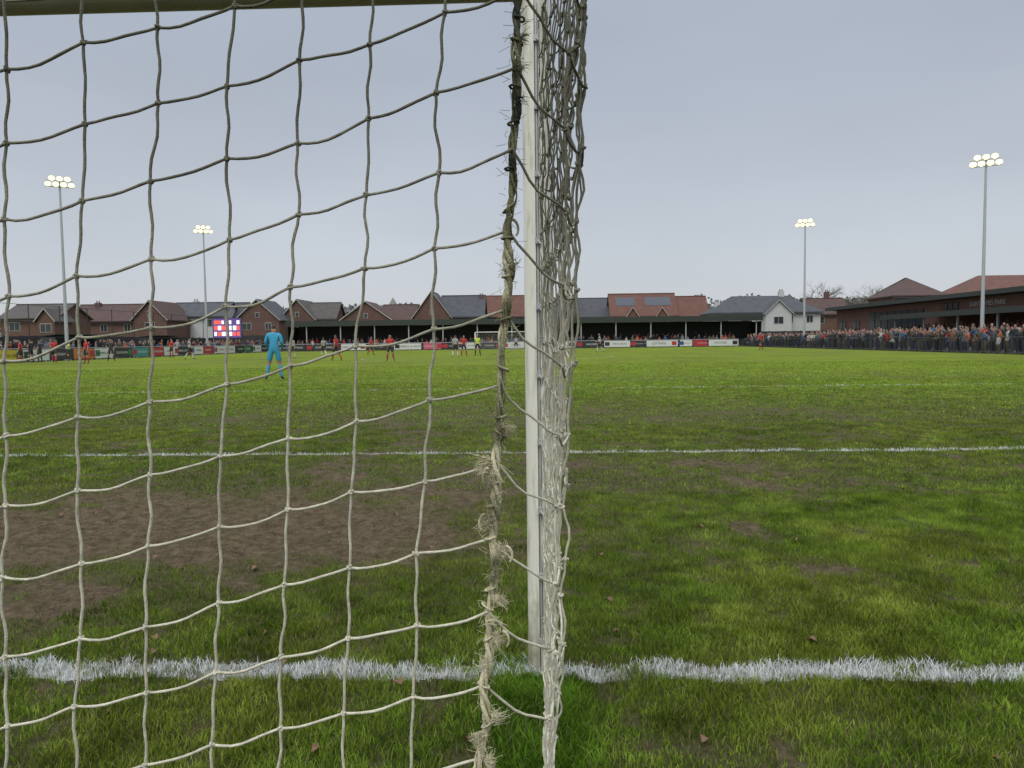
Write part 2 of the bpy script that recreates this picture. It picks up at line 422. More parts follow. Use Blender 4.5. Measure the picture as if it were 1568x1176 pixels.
r = n('ShaderNodeValToRGB'); e = r.color_ramp; e.elements[0].position = .3; e.elements[0].color = (.45, .42, .3, 1); e.elements[1].position = .5; e.elements[1].color = (.85, .83, .72, 1)
l(q.outputs[0], r.inputs[0])
sz_ = n('ShaderNodeSeparateXYZ'); l(co_.outputs['Object'], sz_.inputs[0]); q2 = n('ShaderNodeTexNoise'); q2.inputs['Scale'].default_value = 25; q2.inputs['Detail'].default_value = 6; l(co_.outputs['Object'], q2.inputs['Vector'])
dm = n('ShaderNodeMath'); dm.operation = 'MULTIPLY_ADD'; dm.inputs[1].default_value = -.35; l(q2.outputs[0], dm.inputs[0]); l(sz_.outputs[2], dm.inputs[2])
dr = n('ShaderNodeMapRange'); dr.inputs[1].default_value = -.15; dr.inputs[2].default_value = .12; dr.inputs[3].default_value = .8; dr.inputs[4].default_value = 0; l(dm.outputs[0], dr.inputs[0])
dx = n('ShaderNodeMix'); dx.data_type = 'RGBA'; l(dr.outputs[0], dx.inputs[0]); l(r.outputs[0], dx.inputs[6]); dx.inputs[7].default_value = (.2, .18, .1, 1)
l(dx.outputs[2], p.inputs['Base Color']); p.inputs['Roughness'].default_value = .35
M['post'] = m
M['bar'] = mat('crossbar_shaded', (.26, .25, .17), .45, .3, 5)  # dark olive: shade on the bar put into its colour
pr = post_profile()
extrude(pr, lambda q, k: (q[0] + .004, q[1] + .02, -.05 if k == 0 else 2.57), 'right_post', M['post'], goal)
extrude(pr, lambda q, k: (q[0] - 7.32 - .1, q[1] + .02, -.05 if k == 0 else 2.57), 'left_post', M['post'], goal)
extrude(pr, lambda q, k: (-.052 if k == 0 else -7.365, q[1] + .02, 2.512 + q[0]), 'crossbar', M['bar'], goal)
cl = MB()
z = .12
while z < 2.45:
    cl.box(-.005, .013, -.052, -.036, z, z + .022)
    cl.tube((.004, -.05, z + .011), (.016, -.066, z - .004), .003, .0025, 6)
    z += R.choice((.235, .245, .25))
cl.box(.0005, .0075, -.0378, -.0315, .02, 2.44)
cl.build('net_clips', [M['steel']], goal)

# --- net
NY = 1.216
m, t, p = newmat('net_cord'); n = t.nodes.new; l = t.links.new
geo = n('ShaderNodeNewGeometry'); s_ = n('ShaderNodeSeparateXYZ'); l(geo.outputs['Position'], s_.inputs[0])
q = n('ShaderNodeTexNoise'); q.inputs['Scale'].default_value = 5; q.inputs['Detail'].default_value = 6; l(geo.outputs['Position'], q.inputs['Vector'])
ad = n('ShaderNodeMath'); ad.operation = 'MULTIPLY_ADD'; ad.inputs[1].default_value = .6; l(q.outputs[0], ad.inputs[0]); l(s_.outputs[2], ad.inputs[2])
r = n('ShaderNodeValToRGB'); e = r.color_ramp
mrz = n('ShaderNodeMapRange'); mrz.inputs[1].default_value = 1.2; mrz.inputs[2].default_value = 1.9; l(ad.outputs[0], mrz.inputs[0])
e.elements[0].color = (.62, .59, .46, 1); e.elements[1].color = (.15, .145, .105, 1); l(mrz.outputs[0], r.inputs[0])  # upper cords darker: backlit look against the sky put into the colour
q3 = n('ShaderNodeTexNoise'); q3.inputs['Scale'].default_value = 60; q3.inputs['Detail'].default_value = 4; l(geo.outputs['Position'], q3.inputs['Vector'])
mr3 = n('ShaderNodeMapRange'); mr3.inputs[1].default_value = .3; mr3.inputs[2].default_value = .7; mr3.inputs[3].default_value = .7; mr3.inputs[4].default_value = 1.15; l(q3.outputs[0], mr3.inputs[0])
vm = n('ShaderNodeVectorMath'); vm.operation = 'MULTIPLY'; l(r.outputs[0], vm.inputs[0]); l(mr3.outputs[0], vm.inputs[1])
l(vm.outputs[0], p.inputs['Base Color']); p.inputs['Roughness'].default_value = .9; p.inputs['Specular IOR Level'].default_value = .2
wv = n('ShaderNodeTexNoise'); wv.inputs['Scale'].default_value = 420; l(geo.outputs['Position'], wv.inputs['Vector'])
bp = n('ShaderNodeBump'); bp.inputs['Strength'].default_value = 1; bp.inputs['Distance'].default_value = .002; l(wv.outputs[0], bp.inputs['Height']); l(bp.outputs[0], p.inputs['Normal'])
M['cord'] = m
rows_v = [-15, 105, 230, 352, 475, 590, 705, 825, 935, 1050, 1165]
rz = [PY(775, v, NY).z for v in rows_v]
while rz[0] < 2.3: rz.insert(0, rz[0] + .124)
while rz[-1] > .1: rz.append(rz[-1] - .121)
NR = len(rz)
zt_, zb_ = PY(797, 0, NY), PY(735, 1165, NY)
def rope_x(z): return zt_.x + (zb_.x - zt_.x) * (zt_.z - z) / (zt_.z - zb_.z)
NC = 62
K = []
for i in range(NC):
    colk = []
    for j, z0 in enumerate(rz):
        drop = .60 * math.sin(math.pi * i / (NC - 1)) * (1.06 if j < 8 else .94)
        z = z0 - drop
        tilt = min(i, 8) * .0026 * (1.8 - z)
        x = rope_x(z0) - i * (.1225 if i < 3 else .1205) + (tilt * .8 if i else 0)
        jx, jz = (R.gauss(0, .0034), R.gauss(0, .0034)) if i else (0, 0)
        colk.append(Vector((x + jx, NY + R.gauss(0, .004) + .02 * math.sin(i * .5), z + jz)))
    K.append(colk)
def cell(a, b, sag, n=7, wob=.0022):
    ph = R.uniform(0, 6.28); am = R.uniform(.3, 1) * wob; ps = []
    nrm = Vector((b.z - a.z, 0, -(b.x - a.x))).normalized() if (b - a).length > 1e-5 else Vector((1, 0, 0))
    for k in range(n):
        tt = k / n; w_ = 4 * tt * (1 - tt)
        p_ = a.lerp(b, tt) + Vector((0, 0, -sag * w_ * (1.35 - .7 * tt)))
        p_ += nrm * (am * math.sin(ph + tt * 6.28) * math.sin(math.pi * tt))
        ps.append(p_)
    return ps
sp = []
for i in range(1, NC):
    pl = []
    for j in range(NR - 1):
        if K[i][j + 1].z < 0.01: break
        pl += cell(K[i][j], K[i][j + 1], 0, wob=.005)
    if len(pl) > 3: sp.append([(*q, R.uniform(.92, 1.06)) for q in pl])
for j in range(NR):
    pl = []
    for i in range(NC - 1, 0, -1):
        if K[i][j].z < 0.015:
            if len(pl) > 3: sp.append([(*q, 1) for q in pl])
            pl = []; continue
        pl += cell(K[i][j], K[i - 1][j], R.uniform(.003, .011))
    pl.append(K[0][j])
    if len(pl) > 3: sp.append([(*q, R.uniform(.92, 1.06)) for q in pl])
def knot(c, s=1.0):
    ax = Euler((R.uniform(0, 3), R.uniform(0, 3), R.uniform(0, 3))).to_matrix(); pl = []
    for k in range(9):
        a = k / 8 * 9.0
        pl.append((*(c + ax @ Vector((.0034 * s * math.cos(a), .0034 * s * math.sin(a), .004 * s * (k / 4 - 1)))), .95))
    return pl
for i in range(1, NC):
    for j in range(NR):
        if K[i][j].z > .02: sp.append(knot(K[i][j]))
def side_grid(off, jit):
    S = [[Vector(q) for q in K[0]]]
    nk = 14
    for k in range(1, nk):
        c_ = []
        for j, z0 in enumerate(rz):
            zz = z0 - .078
            f = min(max(zz / 1.8, 0), 1.2)
            x1 = -.010 + .072 * f; x2 = x1 + .002 + .024 * f
            if k == 1: x, y = x1, 1.262
            else:
                tt = (k - 2) / (nk - 3); y = 1.36 + (2.705 - 1.36) * tt
                x = x2 * (1 - tt) + .014 * tt + .012 * math.sin(math.pi * tt) * (.5 + .8 * f)
            s = 0 if k == nk - 1 else 1
            dz = -.02 * math.sin(math.pi * min(1, k / 4)) + (.03 * k / nk)
            c_.append(Vector((x + off * s * (1 if k > 1 else 0) + R.gauss(0, jit) * s, y + R.gauss(0, jit * 1.5) * s, zz + dz + R.gauss(0, jit * 1.6) * s)))
        S.append(c_)
    return S
for off, jit, first in ((0, .0042, 0), (.006, .008, 2)):
    S = side_grid(off, jit)
    for k in range(max(1, first), len(S)):
        pl = []
        for j in range(NR - 1):
            if S[k][j + 1].z < .0: break
            pl += cell(S[k][j], S[k][j + 1], 0, wob=.01 if first else .006)
        if len(pl) > 3: sp.append([(*q, .92) for q in pl])
    for j in range(NR):
        if S[1][j].z < .02: continue
        pl = []
        for k in range(first, len(S) - 1):
            pl += cell(S[k][j], S[k + 1][j], .014 if k else .012, n=6, wob=.006)
        pl.append(S[-1][j]); sp.append([(*q, .92) for q in pl])
        for k in range(1, len(S) - 1): sp.append(knot(S[k][j]))
for q_ in range(5):
    x0 = .016 + .012 * q_; y0 = 2.0 + R.uniform(0, .5); pl = []
    for k in range(60):
        z = 2.2 * (1 - k / 59) + .01
        pl.append((x0 * (.45 + .5 * z) + .006 * math.sin(k * .7 + q_) + R.gauss(0, .0015), y0 + .02 * math.sin(k * .5 + q_ * 2), z, 1))
    sp.append(pl)
tp = []
for i in range(0, NC, 1):
    a_ = K[i][0]; tp.append([a_.lerp(Vector((max(-7.36, a_.x), GL + .02, 2.52)), k / 12) + Vector((0, 0, -.08 * math.sin(math.pi * k / 12))) for k in range(13)])
for q_ in tp: sp.append([(*z_, 1) for z_ in q_])
for k in range(0, 13): sp.append([(*tp[i][k], 1) for i in range(NC)])
sp = [[(a_, b_ - GL, c_, d_) for (a_, b_, c_, d_) in s] for s in sp]
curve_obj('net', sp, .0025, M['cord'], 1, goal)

# corner rope
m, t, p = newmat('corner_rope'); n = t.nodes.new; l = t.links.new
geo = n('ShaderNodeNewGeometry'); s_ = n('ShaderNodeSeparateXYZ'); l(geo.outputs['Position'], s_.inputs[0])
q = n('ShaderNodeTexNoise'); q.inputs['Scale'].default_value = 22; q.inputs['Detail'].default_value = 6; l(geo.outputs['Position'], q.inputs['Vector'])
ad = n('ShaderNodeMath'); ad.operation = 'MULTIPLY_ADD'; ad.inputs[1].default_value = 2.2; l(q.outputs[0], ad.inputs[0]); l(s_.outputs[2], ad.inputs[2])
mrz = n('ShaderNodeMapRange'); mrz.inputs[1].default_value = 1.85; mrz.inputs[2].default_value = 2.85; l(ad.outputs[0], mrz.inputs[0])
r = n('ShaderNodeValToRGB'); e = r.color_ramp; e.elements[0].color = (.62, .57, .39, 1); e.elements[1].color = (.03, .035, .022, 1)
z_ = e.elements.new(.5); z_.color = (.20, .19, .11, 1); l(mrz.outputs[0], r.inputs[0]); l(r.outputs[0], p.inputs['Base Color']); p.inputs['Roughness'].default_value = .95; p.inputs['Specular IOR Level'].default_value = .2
wv = n('ShaderNodeTexNoise'); wv.inputs['Scale'].default_value = 300; l(geo.outputs['Position'], wv.inputs['Vector'])
bp = n('ShaderNodeBump'); bp.inputs['Strength'].default_value = 1; bp.inputs['Distance'].default_value = .003; l(wv.outputs[0], bp.inputs['Height']); l(bp.outputs[0], p.inputs['Normal'])
M['rope'] = m
rp = [(797, -5), (792, 60), (788, 105), (789, 160), (782, 230), (781, 300), (776, 352), (778, 410), (775, 475), (771, 540), (769, 590), (767, 650), (762, 705), (758, 760), (751, 825), (756, 870), (746, 935), (751, 1000), (741, 1050), (746, 1110), (734, 1176)]
path = [PY(u, v, NY) for u, v in rp]
path.insert(0, Vector((path[0].x + .02, NY, 2.3))); path.append(Vector((path[-1].x - .02, NY + .02, .25))); path.append(Vector((path[-1].x - .01, NY + .03, .0)))
dense = []
for a_, b_ in zip(path[:-1], path[1:]):
    k = max(2, int((b_ - a_).length / .005))
    dense += [a_.lerp(b_, i / k) for i in range(k)]
rs = []
for s in range(4):
    pl = []
    for i, c_ in enumerate(dense):
        a_ = i * .30 + s * 1.57 + .6 * math.sin(i * .07); rr = .0044 + .0024 * math.sin(i * .11 + s * 2) + .0012 * math.sin(i * .31 + s)
        pl.append((c_.x + rr * math.cos(a_) + .003 * math.sin(i * .05), c_.y + rr * math.sin(a_) - GL, c_.z, .85 + .4 * math.sin(i * .21 + s * 2) + R.uniform(-.1, .1)))
    rs.append(pl)
i = 0
while i < len(dense) - 10:
    c_ = dense[i]; pl = []; tl_ = R.uniform(-.6, .6)
    for k in range(9):
        a_ = k / 8 * 6.6; pl.append((c_.x + .009 * math.cos(a_), c_.y + .009 * math.sin(a_) - GL, c_.z + .012 * tl_ * math.cos(a_) + .003 * k / 8, .55))
    rs.append(pl); i += R.randint(5, 16)
curve_obj('corner_rope', rs, .0034, M['rope'], 2, goal)
fr = []
def tuft(u, v, dx, dz, nf=26, ln=.04):
    c_ = PY(u, v, NY - .008)
    for g_ in range(max(2, nf // 6)):
        gd = Vector((dx + R.gauss(0, .5), R.gauss(0, .3), dz + R.gauss(0, .55))).normalized(); gc = Vector((R.gauss(0, .7), R.gauss(0, .3), R.gauss(-.3, .7)))
        gl_ = ln * R.uniform(.4, 1.0)
        for _ in range(14):
            d = (gd + Vector((R.gauss(0, .16), R.gauss(0, .12), R.gauss(0, .16)))).normalized()
            ll = gl_ * R.uniform(.5, 1.15); pl = []; p_ = c_ + Vector((R.gauss(0, .003), R.gauss(0, .002), R.gauss(0, .004))); cv = gc + Vector((R.gauss(0, .4), R.gauss(0, .3), R.gauss(0, .4)))
            for k in range(8):
                pl.append((p_.x, p_.y - GL, p_.z, 1 - k * .09)); p_ = p_ + d * ll / 7; d = (d + cv * .28 + Vector((R.gauss(0, .16), R.gauss(0, .16), R.gauss(0, .16)))).normalized()
            fr.append(pl)
# fine fuzz all along the rope
for i in range(0, len(dense), 2):
    c_ = dense[i]
    for _ in range(3):
        a_ = R.uniform(0, 6.28); d = Vector((math.cos(a_), math.sin(a_) * .5, R.gauss(0, .5))).normalized(); ll = R.uniform(.006, .016)
        p0 = c_ + Vector((.008 * math.cos(a_), .008 * math.sin(a_), 0)); cv = Vector((R.gauss(0, .5), R.gauss(0, .5), R.gauss(0, .5)))
        fr.append([(*(p0 + (d + cv * t_) * ll * t_ + Vector((0, -GL, 0))), .6) for t_ in (0, .35, .7, 1)])
for tf in ((783, 408, 1, .5, 20, .022), (774, 412, -1, .3, 14, .02), (775, 660, 1, .3, 20, .022), (768, 655, 1, 1, 14, .025), (748, 705, -1, .3, 30, .038), (745, 722, -1, -.2, 30, .03), (755, 730, -.4, -1, 20, .03), (750, 800, -1, .3, 30, .026), (752, 795, -1, .8, 20, .028),
           (765, 845, 1, -.1, 40, .03), (757, 860, .8, .3, 20, .028), (760, 920, 1, -.3, 30, .028), (758, 975, .8, -.8, 30, .03), (757, 1100, 1, 0, 30, .035), (742, 1125, -1, .1, 30, .028), (740, 1140, -1, -.6, 20, .028), (793, 150, 1, .1, 15, .022),
           (790, 105, .3, 1, 12, .02), (797, 60, .5, .8, 12, .022), (783, 245, 1, 0, 10, .02), (765, 760, -1, -.5, 20, .026), (745, 1020, -.8, .6, 18, .024), (748, 950, .8, .4, 18, .026), (745, 1165, .9, -.3, 20, .028), (752, 880, .9, -.6, 20, .026)):
    tuft(*tf)
for u, v, dx in ((743, 796, -1), (748, 725, -1), (775, 845, 1), (770, 975, 1), (784, 345, 1)):
    c_ = PY(u, v, NY - .010)
    fr.append([(c_.x + dx * .010 * math.sin(k * .5), c_.y - GL, c_.z + .010 * math.cos(k * .55) - .0015 * k, 5.0 - .3 * k) for k in range(6)])
curve_obj('frayed_rope_ends', fr, .00055, M['rope'], 1, goal)

# far goal
fgx, fgy = BX(767, GL + 105), GL + 105
fg = empty('football_goal', (fgx, fgy, 0))
mb = MB()
for s in (-3.72, 3.72): mb.tube((s, 0, 0), (s, 0, 2.5), .06, .06, 10)
mb.tube((-3.66, 0, 2.5), (3.66, 0, 2.5), .06, .06, 10)
for s in (-3.72, 3.72):
    mb.tube((s, 0, 2.5), (s, 1.6, 2.2), .025, .025, 6); mb.tube((s, 1.6, 2.2), (s, 1.8, 0), .025, .025, 6)
mb.build('frame', [M['white']], fg, True)
ns = []
for i in range(0, 31):
    x = -3.7 + 7.4 * i / 30; ns.append([(x, .05, 2.48, 1), (x, 1.6, 2.2, 1), (x, 1.8, .02, 1)])
for k in range(10):
    z = .05 + k * .24; y = 1.8 - .2 * z / 2.2
    ns.append([(-3.7, .05, z, 1), (-3.7, y, z, 1), (3.7, y, z, 1), (3.7, .05, z, 1)])
curve_obj('net', ns, .006, M['white'], 0, fg)

# ------------------------------------------------------------------ floodlights
def floodlight(u, vtop, Y, aim):
    top = PY(u, vtop, Y); base = Vector((top.x, Y, 0)); e = empty('floodlight_mast', base); mb = MB(); hgt = top.z
    mb.tube((0, 0, 0), (0, 0, .35), .28, .28, 12); mb.tube((0, 0, .35), (0, 0, hgt - .5), .15, .08, 12)
    mb.tube((.2, 0, .8), (.2, 0, 1.6), .07, .07, 6)
    d = Vector((aim[0] - base.x, aim[1] - base.y, 0)).normalized(); s = Vector((-d.y, d.x, 0)); la = MB()
    for z in (hgt - .45, hgt + .05):
        mb.tube(tuple(s * -1.0 + Vector((0, 0, z))), tuple(s * 1.0 + Vector((0, 0, z))), .035, .035, 6)
    mb.tube((0, 0, hgt - .5), (0, 0, hgt + .15), .06, .06, 8)
    for z, xs in ((hgt - .26, (-.84, -.28, .28, .84)), (hgt + .22, (-.56, 0, .56))):
        for x in xs:
            c_ = s * x + d * .16 + Vector((0, 0, z)); tl = (d + Vector((0, 0, -.35))).normalized(); up = s.cross(tl).normalized()
            if up.z < 0: up = -up
            def P(a, b, c2): return tuple(c_ + s * a + up * b + tl * c2)
            z0, z1, hw, hh = -.16, .10, .24, .20
            ring = 10; b0 = len(mb.v)
            for zz, sc_ in ((z0, .45), (z1, 1.0)):
                for k in range(ring):
                    an = 2 * math.pi * k / ring; mb.v.append(P(hw * sc_ * math.cos(an), hh * sc_ * math.sin(an), zz))
            for k in range(ring):
                j = (k + 1) % ring; mb.f.append((b0 + k, b0 + j, b0 + ring + j, b0 + ring + k)); mb.m.append(0)
            mb.f.append(tuple(range(b0 + ring - 1, b0 - 1, -1))); mb.m.append(0)
            la.poly([P(hw * .96 * math.cos(2 * math.pi * k / ring), hh * .96 * math.sin(2 * math.pi * k / ring), .095) for k in range(ring)])
    mb.build('mast', [M['steel']], e); la.build('lamps', [M['lamp']], e)
floodlight(91, 278, 62, (-5, 10)); floodlight(311, 351, 90, (-5, 10)); floodlight(1510, 245, 58.5, (5, 10)); floodlight(1233, 341, 90, (0, 10))

# ------------------------------------------------------------------ houses
def block(W, Rf, Wi, x0, x1, y0, y1, eave, ridge, ori, hip=0.0, rth=.16, wins=True):
    W.box(x0, x1, y0, y1, 0, eave, 0)
    xm, ym = (x0 + x1) / 2, (y0 + y1) / 2; o = .35
    if ori == 'x':
        if hip == 0:
            for x in (x0, x1): W.poly([(x, y0, eave + .002), (x, y1, eave + .002), (x, ym, ridge - .05)])
            sl = (ridge - eave) / (ym - y0); ez = eave - o * sl
            Rf.prism([(x0 - o, y0 - o, ez + rth), (x1 + o, y0 - o, ez + rth), (x1 + o, ym, ridge + rth), (x0 - o, ym, ridge + rth)], rth)
            Rf.prism([(x1 + o, y1 + o, ez + rth), (x0 - o, y1 + o, ez + rth), (x0 - o, ym + .003, ridge + rth), (x1 + o, ym + .003, ridge + rth)], rth)
            Rf.tube((x0 - o, ym, ridge + rth), (x1 + o, ym, ridge + rth), .12, .12, 6)
        else:
            a, b, c_, d = (x0 - o, y0 - o, eave), (x1 + o, y0 - o, eave), (x1 + o, y1 + o, eave), (x0 - o, y1 + o, eave)
            r0, r1 = (x0 + hip, ym, ridge), (x1 - hip, ym, ridge)
            Rf.poly([a, b, r1, r0]); Rf.poly([b, c_, r1]); Rf.poly([c_, d, r0, r1]); Rf.poly([d, a, r0])
            Rf.box(x0 - o, x1 + o, y0 - o, y1 + o, eave - .2, eave - .003)
    else:
        for y in (y0, y1): W.poly([(x0, y, eave + .002), (x1, y, eave + .002), (xm, y, ridge - .05)])
        sl = (ridge - eave) / (xm - x0); ez = eave - o * sl
        Rf.prism([(x0 - o, y0 - o, ez + rth), (xm, y0 - o, ridge + rth), (xm, y1 + o, ridge + rth), (x0 - o, y1 + o, ez + rth)], rth)
        Rf.prism([(xm + .003, y0 - o, ridge + rth), (x1 + o, y0 - o, ez + rth), (x1 + o, y1 + o, ez + rth), (xm + .003, y1 + o, ridge + rth)], rth)
        for sx_ in (-1, 1):      # white bargeboards
            xa = xm + sx_ * (xm - x0 + o)
            Wi.poly([(xa, y0 - o - .01, ez - .02), (xm + sx_ * .004, y0 - o - .01, ridge - .02), (xm + sx_ * .004, y0 - o - .01, ridge + .12), (xa, y0 - o - .01, ez + .12)], 0)
    if ori == 'x': Wi.box(x0 - o, x1 + o, y0 - o - .1, y0 - o - .003, eave - .45, eave - .3, 1)
    if wins:
        wd = x1 - x0; k = max(1, int(wd / 3.4))
        for fz in (1.0, eave - 1.75):
            for i in range(k):
                cx = x0 + wd * (i + .5) / k; ww = .5 if (i + int(fz)) % 3 else .75
                if fz < 2 and i == k // 2:
                    Wi.box(cx - .5, cx + .5, y0 - .05, y0 - .002, 0, 2.1, 0); Wi.box(cx - .42, cx + .42, y0 - .08, y0 - .052, 0.05, 2.0, 1); continue
                Wi.box(cx - ww - .06, cx + ww + .06, y0 - .05, y0 - .002, fz - .06, fz + 1.16, 0)
                for a, b in ((cx - ww, cx - .03), (cx + .03, cx + ww)): Wi.box(a, b, y0 - .07, y0 - .052, fz, fz + 1.1, 1)
        if ori == 'y' and ridge - eave > 2.2:
            cx = (x0 + x1) / 2; Wi.box(cx - .35, cx + .35, y0 - .05, y0 - .002, eave + .3, eave + 1.2, 0); Wi.box(cx - .29, cx + .29, y0 - .07, y0 - .052, eave + .36, eave + 1.14, 1)
def house(name, Y, blocks, wall, roof, chim=(), extra=None):
    ux = BX(blocks[0][0], Y); e = empty(name, (ux, Y, 0)); W, Rf, Wi = MB(), MB(), MB()
    for bl in blocks:
        u0, u1, vr, ve, ori, sb, dp, hip = bl; um = (u0 + u1) / 2; yy = Y + sb
        rY = yy + (dp / 2 if ori == 'x' else 0)
        block(W, Rf, Wi, BX(u0, yy) - ux, BX(u1, yy) - ux, sb, sb + dp, PY(um, ve, yy).z, PY(um, vr, rY).z, ori, hip)
    for u, v in chim:
        yy = Y + 4.5; c_ = PY(u, v, yy); W.box(c_.x - ux - .45, c_.x - ux + .45, 4.2, 4.95, c_.z - 3.2, c_.z)
        for s in (-.2, .2): Rf.tube((c_.x - ux + s, 4.57, c_.z), (c_.x - ux + s, 4.57, c_.z + .35), .1, .09, 8)
    if extra: extra(e, ux, Y)
    W.build('walls', [wall], e); Rf.build('roof', [roof], e); Wi.build('windows_and_door', [M['frame'], M['glass']], e)
    return e
house('brick_house', 104, [(2, 88, 468, 487, 'x', 0, 8, 0), (58, 84, 473, 489, 'y', -1.5, 4, 0)], M['brick'], M['tilegrey'])
house('brick_house', 118, [(106, 214, 468, 491, 'x', 1, 8, 0), (205, 256, 461, 488, 'y', 0, 9, 0)], M['brick'], M['tilebrown'], chim=((150, 464),))
house('white_house', 126, [(258, 342, 465, 484, 'x', 0, 8, 0)], M['render'], M['slate'], chim=((300, 461),))
house('brick_house', 128, [(352, 372, 465, 488, 'x', 2, 6, 0), (362, 428, 459, 489, 'y', 0, 9, 0)], M['brick'], M['slate'])
house('brick_house', 134, [(430, 482, 459, 488, 'y', 0, 9, 0), (470, 514, 465, 487, 'x', 1.2, 7, 0)], M['brick'], M['tilegrey'])
house('brick_house', 134, [(522, 600, 462, 490, 'y', 0, 9, 0), (585, 634, 468, 489, 'x', 1.2, 7, 0)], M['brick'], M['tilebrown'])
house('brick_house', 132, [(634, 690, 446, 484, 'y', 0, 9, 0), (676, 740, 454, 483, 'x', 1.2, 7.5, 0)], M['brick'], M['slate'], chim=((737, 452),))
house('brick_house', 146, [(744, 806, 454, 483, 'x', 0, 8, 0)], M['brick'], M['tilered'])
house('brick_house', 150, [(812, 868, 458, 484, 'x', 0, 8, 0)], M['brick2'], M['slate'])
house('brick_house', 140, [(872, 936, 458, 484, 'x', 0, 8, 0), (872, 884, 452, 484, 'y', -.5, 7, 0)], M['brick'], M['slate'])
def solar(e, ux, Y):
    mb = MB()
    e_z = PY(985, 482, Y).z; r_z = PY(985, 451, Y + 4).z; sl = (r_z - e_z) / 4
    for a, b in ((945, 975), (990, 1030)):
        x0, x1 = BX(a, Y) - ux, BX(b, Y) - ux; y0, y1 = 1.6, 3.2
        z = lambda y: e_z + sl * y + .16 + .06
        mb.prism([(x0, y0, z(y0)), (x1, y0, z(y0)), (x1, y1, z(y1)), (x0, y1, z(y1))], .05)
    mb.build('solar_panels', [M['solar']], e)
house('brick_house', 136, [(937, 1036, 451, 482, 'x', 0, 8, 0), (960, 978, 471, 484, 'y', -.6, 2.5, 0), (1005, 1023, 471, 484, 'y', -.6, 2.5, 0), (1038, 1084, 455, 484, 'x', .5, 7, 0)], M['brick2'], M['tilered'], extra=solar)
house('white_house', 128, [(1092, 1256, 453, 478, 'x', 0, 9, 4.2), (1172, 1212, 460, 479, 'y', -1.5, 4, 0)], M['render'], M['slate'], chim=((1196, 446), (1098, 462)))
house('brick_house', 142, [(1240, 1300, 458, 480, 'x', 0, 8, 0)], M['brick'], M['tilebrown'], chim=((1266, 447),))
house('brick_house', 118, [(1368, 1446, 425, 452, 'x', 0, 9, 4)], M['brick'], M['tilebrown'])
house('brick_house', 112, [(1480, 1640, 421, 447, 'x', 0, 9, 4)], M['brick'], M['tilered'])
cs_ = empty('church', (BX(603, 260), 260, 0)); mb = MB()
mb.box(-2.5, 2.5, -2.5, 2.5, 0, 11.5); zt = PY(603, 455, 260).z
for a, b in (((-2.6, -2.6), (2.6, -2.6)), ((2.6, -2.6), (2.6, 2.6)), ((2.6, 2.6), (-2.6, 2.6)), ((-2.6, 2.6), (-2.6, -2.6))): mb.poly([(*a, 11.5), (*b, 11.5), (0, 0, zt)])
mb.box(2.6, 16, -3, 3, 0, 7)
mb.build('tower_and_nave', [M['concrete']], cs_)

# ------------------------------------------------------------------ far covered stand
st = empty('covered_terrace', (0, 113, 0)); mb = MB()
sx0, sx1 = BX(440, 113), BX(1166, 113); zr = PY(800, 488, 113).z
mb.prism([(sx0, -.6, zr), (sx1, -.6, zr), (sx1, 5.2, zr - .5), (sx0, 5.2, zr - .5)], .12, 0)
mb.box(sx0, sx1, -.72, -.603, zr - .75, zr + .05, 0)
mb.box(sx0, sx1, 5.0, 5.15, 0, zr - .65, 1)
for s in (sx0, sx1 - .12): mb.box(s, s + .12, 0, 5.0, 0, zr - .8, 1)
x = sx0 + 3
while x < sx1: mb.box(x, x + .14, -.3, -.16, 0, zr - .2, 2); x += 5.2
for i in range(4): mb.box(sx0 + .15, sx1 - .15, .9 + i, 1.897 + i, 0, .2 + .22 * i, 3)
mb.build('stand_structure', [M['greenmetal'], M['dark'], M['steel'], M['asphalt']], st)

# ------------------------------------------------------------------ clubhouse on the right
ch = empty('clubhouse', (44, 60, 0)); W = MB()
W.box(0, 14, -30, 52, 0, 5.0, 0)
W.box(-1.4, 14.5, -30.5, 52.8, 5.05, 5.5, 1)
W.box(-.3, 14.2, -30.2, 52.3, 5.003, 5.047, 2)
W.box(6, 12, -20, 18, 5.503, 6.5, 0); W.box(5.6, 12.4, -20.4, 18.4, 6.503, 6.75, 1)
def glaz(y0, y1, z0, z1, nb):
    W.box(-.06, -.002, y0, y1, z0, z1, 2); W.box(-.09, -.062, y0 + .08, y1 - .08, z0 + .08, z1 - .08, 3)
    for i in range(1, nb):
        y = y0 + (y1 - y0) * i / nb; W.box(-.14, -.092, y - .05, y + .05, z0 + .05, z1 - .05, 2)
glaz(27, 41, .3, 4.3, 8); glaz(44, 46, 2.2, 3.4, 2); glaz(48.5, 50.5, 2.2, 3.4, 2); glaz(20, 23, 3.9, 4.7, 3); glaz(5, 9, 3.9, 4.7, 4); glaz(-8, -2, 3.9, 4.7, 4)
W.build('walls_roof_windows', [M['brick2'], M['greenmetal'], M['dark'], M['glass']], ch)
C = MB()
C.prism([(-6.2, -28, 3.35), (-.1, -28, 3.75), (-.1, 24, 3.75), (-6.2, 24, 3.35)], .12, 0); C.box(-6.32, -6.203, -28, 24, 3.0, 3.5, 0)
y = -26
while y < 24: C.box(-5.6, -5.45, y, y + .15, 0, 3.2, 1); y += 6
for i in range(5): C.box(-6 + i, -5.003 + i if i < 4 else -1.0, -28, 24, 0, .15 + .2 * i, 2)
C.build('terrace_canopy', [M['greenmetal'], M['steel'], M['concrete']], ch)
tl = MB()
for y in (-16, -6, 4, 14, 22): tl.box(-3, -2.8, y, y + .8, 3.30, 3.34)
tl.build('terrace_lights', [M['lamp']], ch)
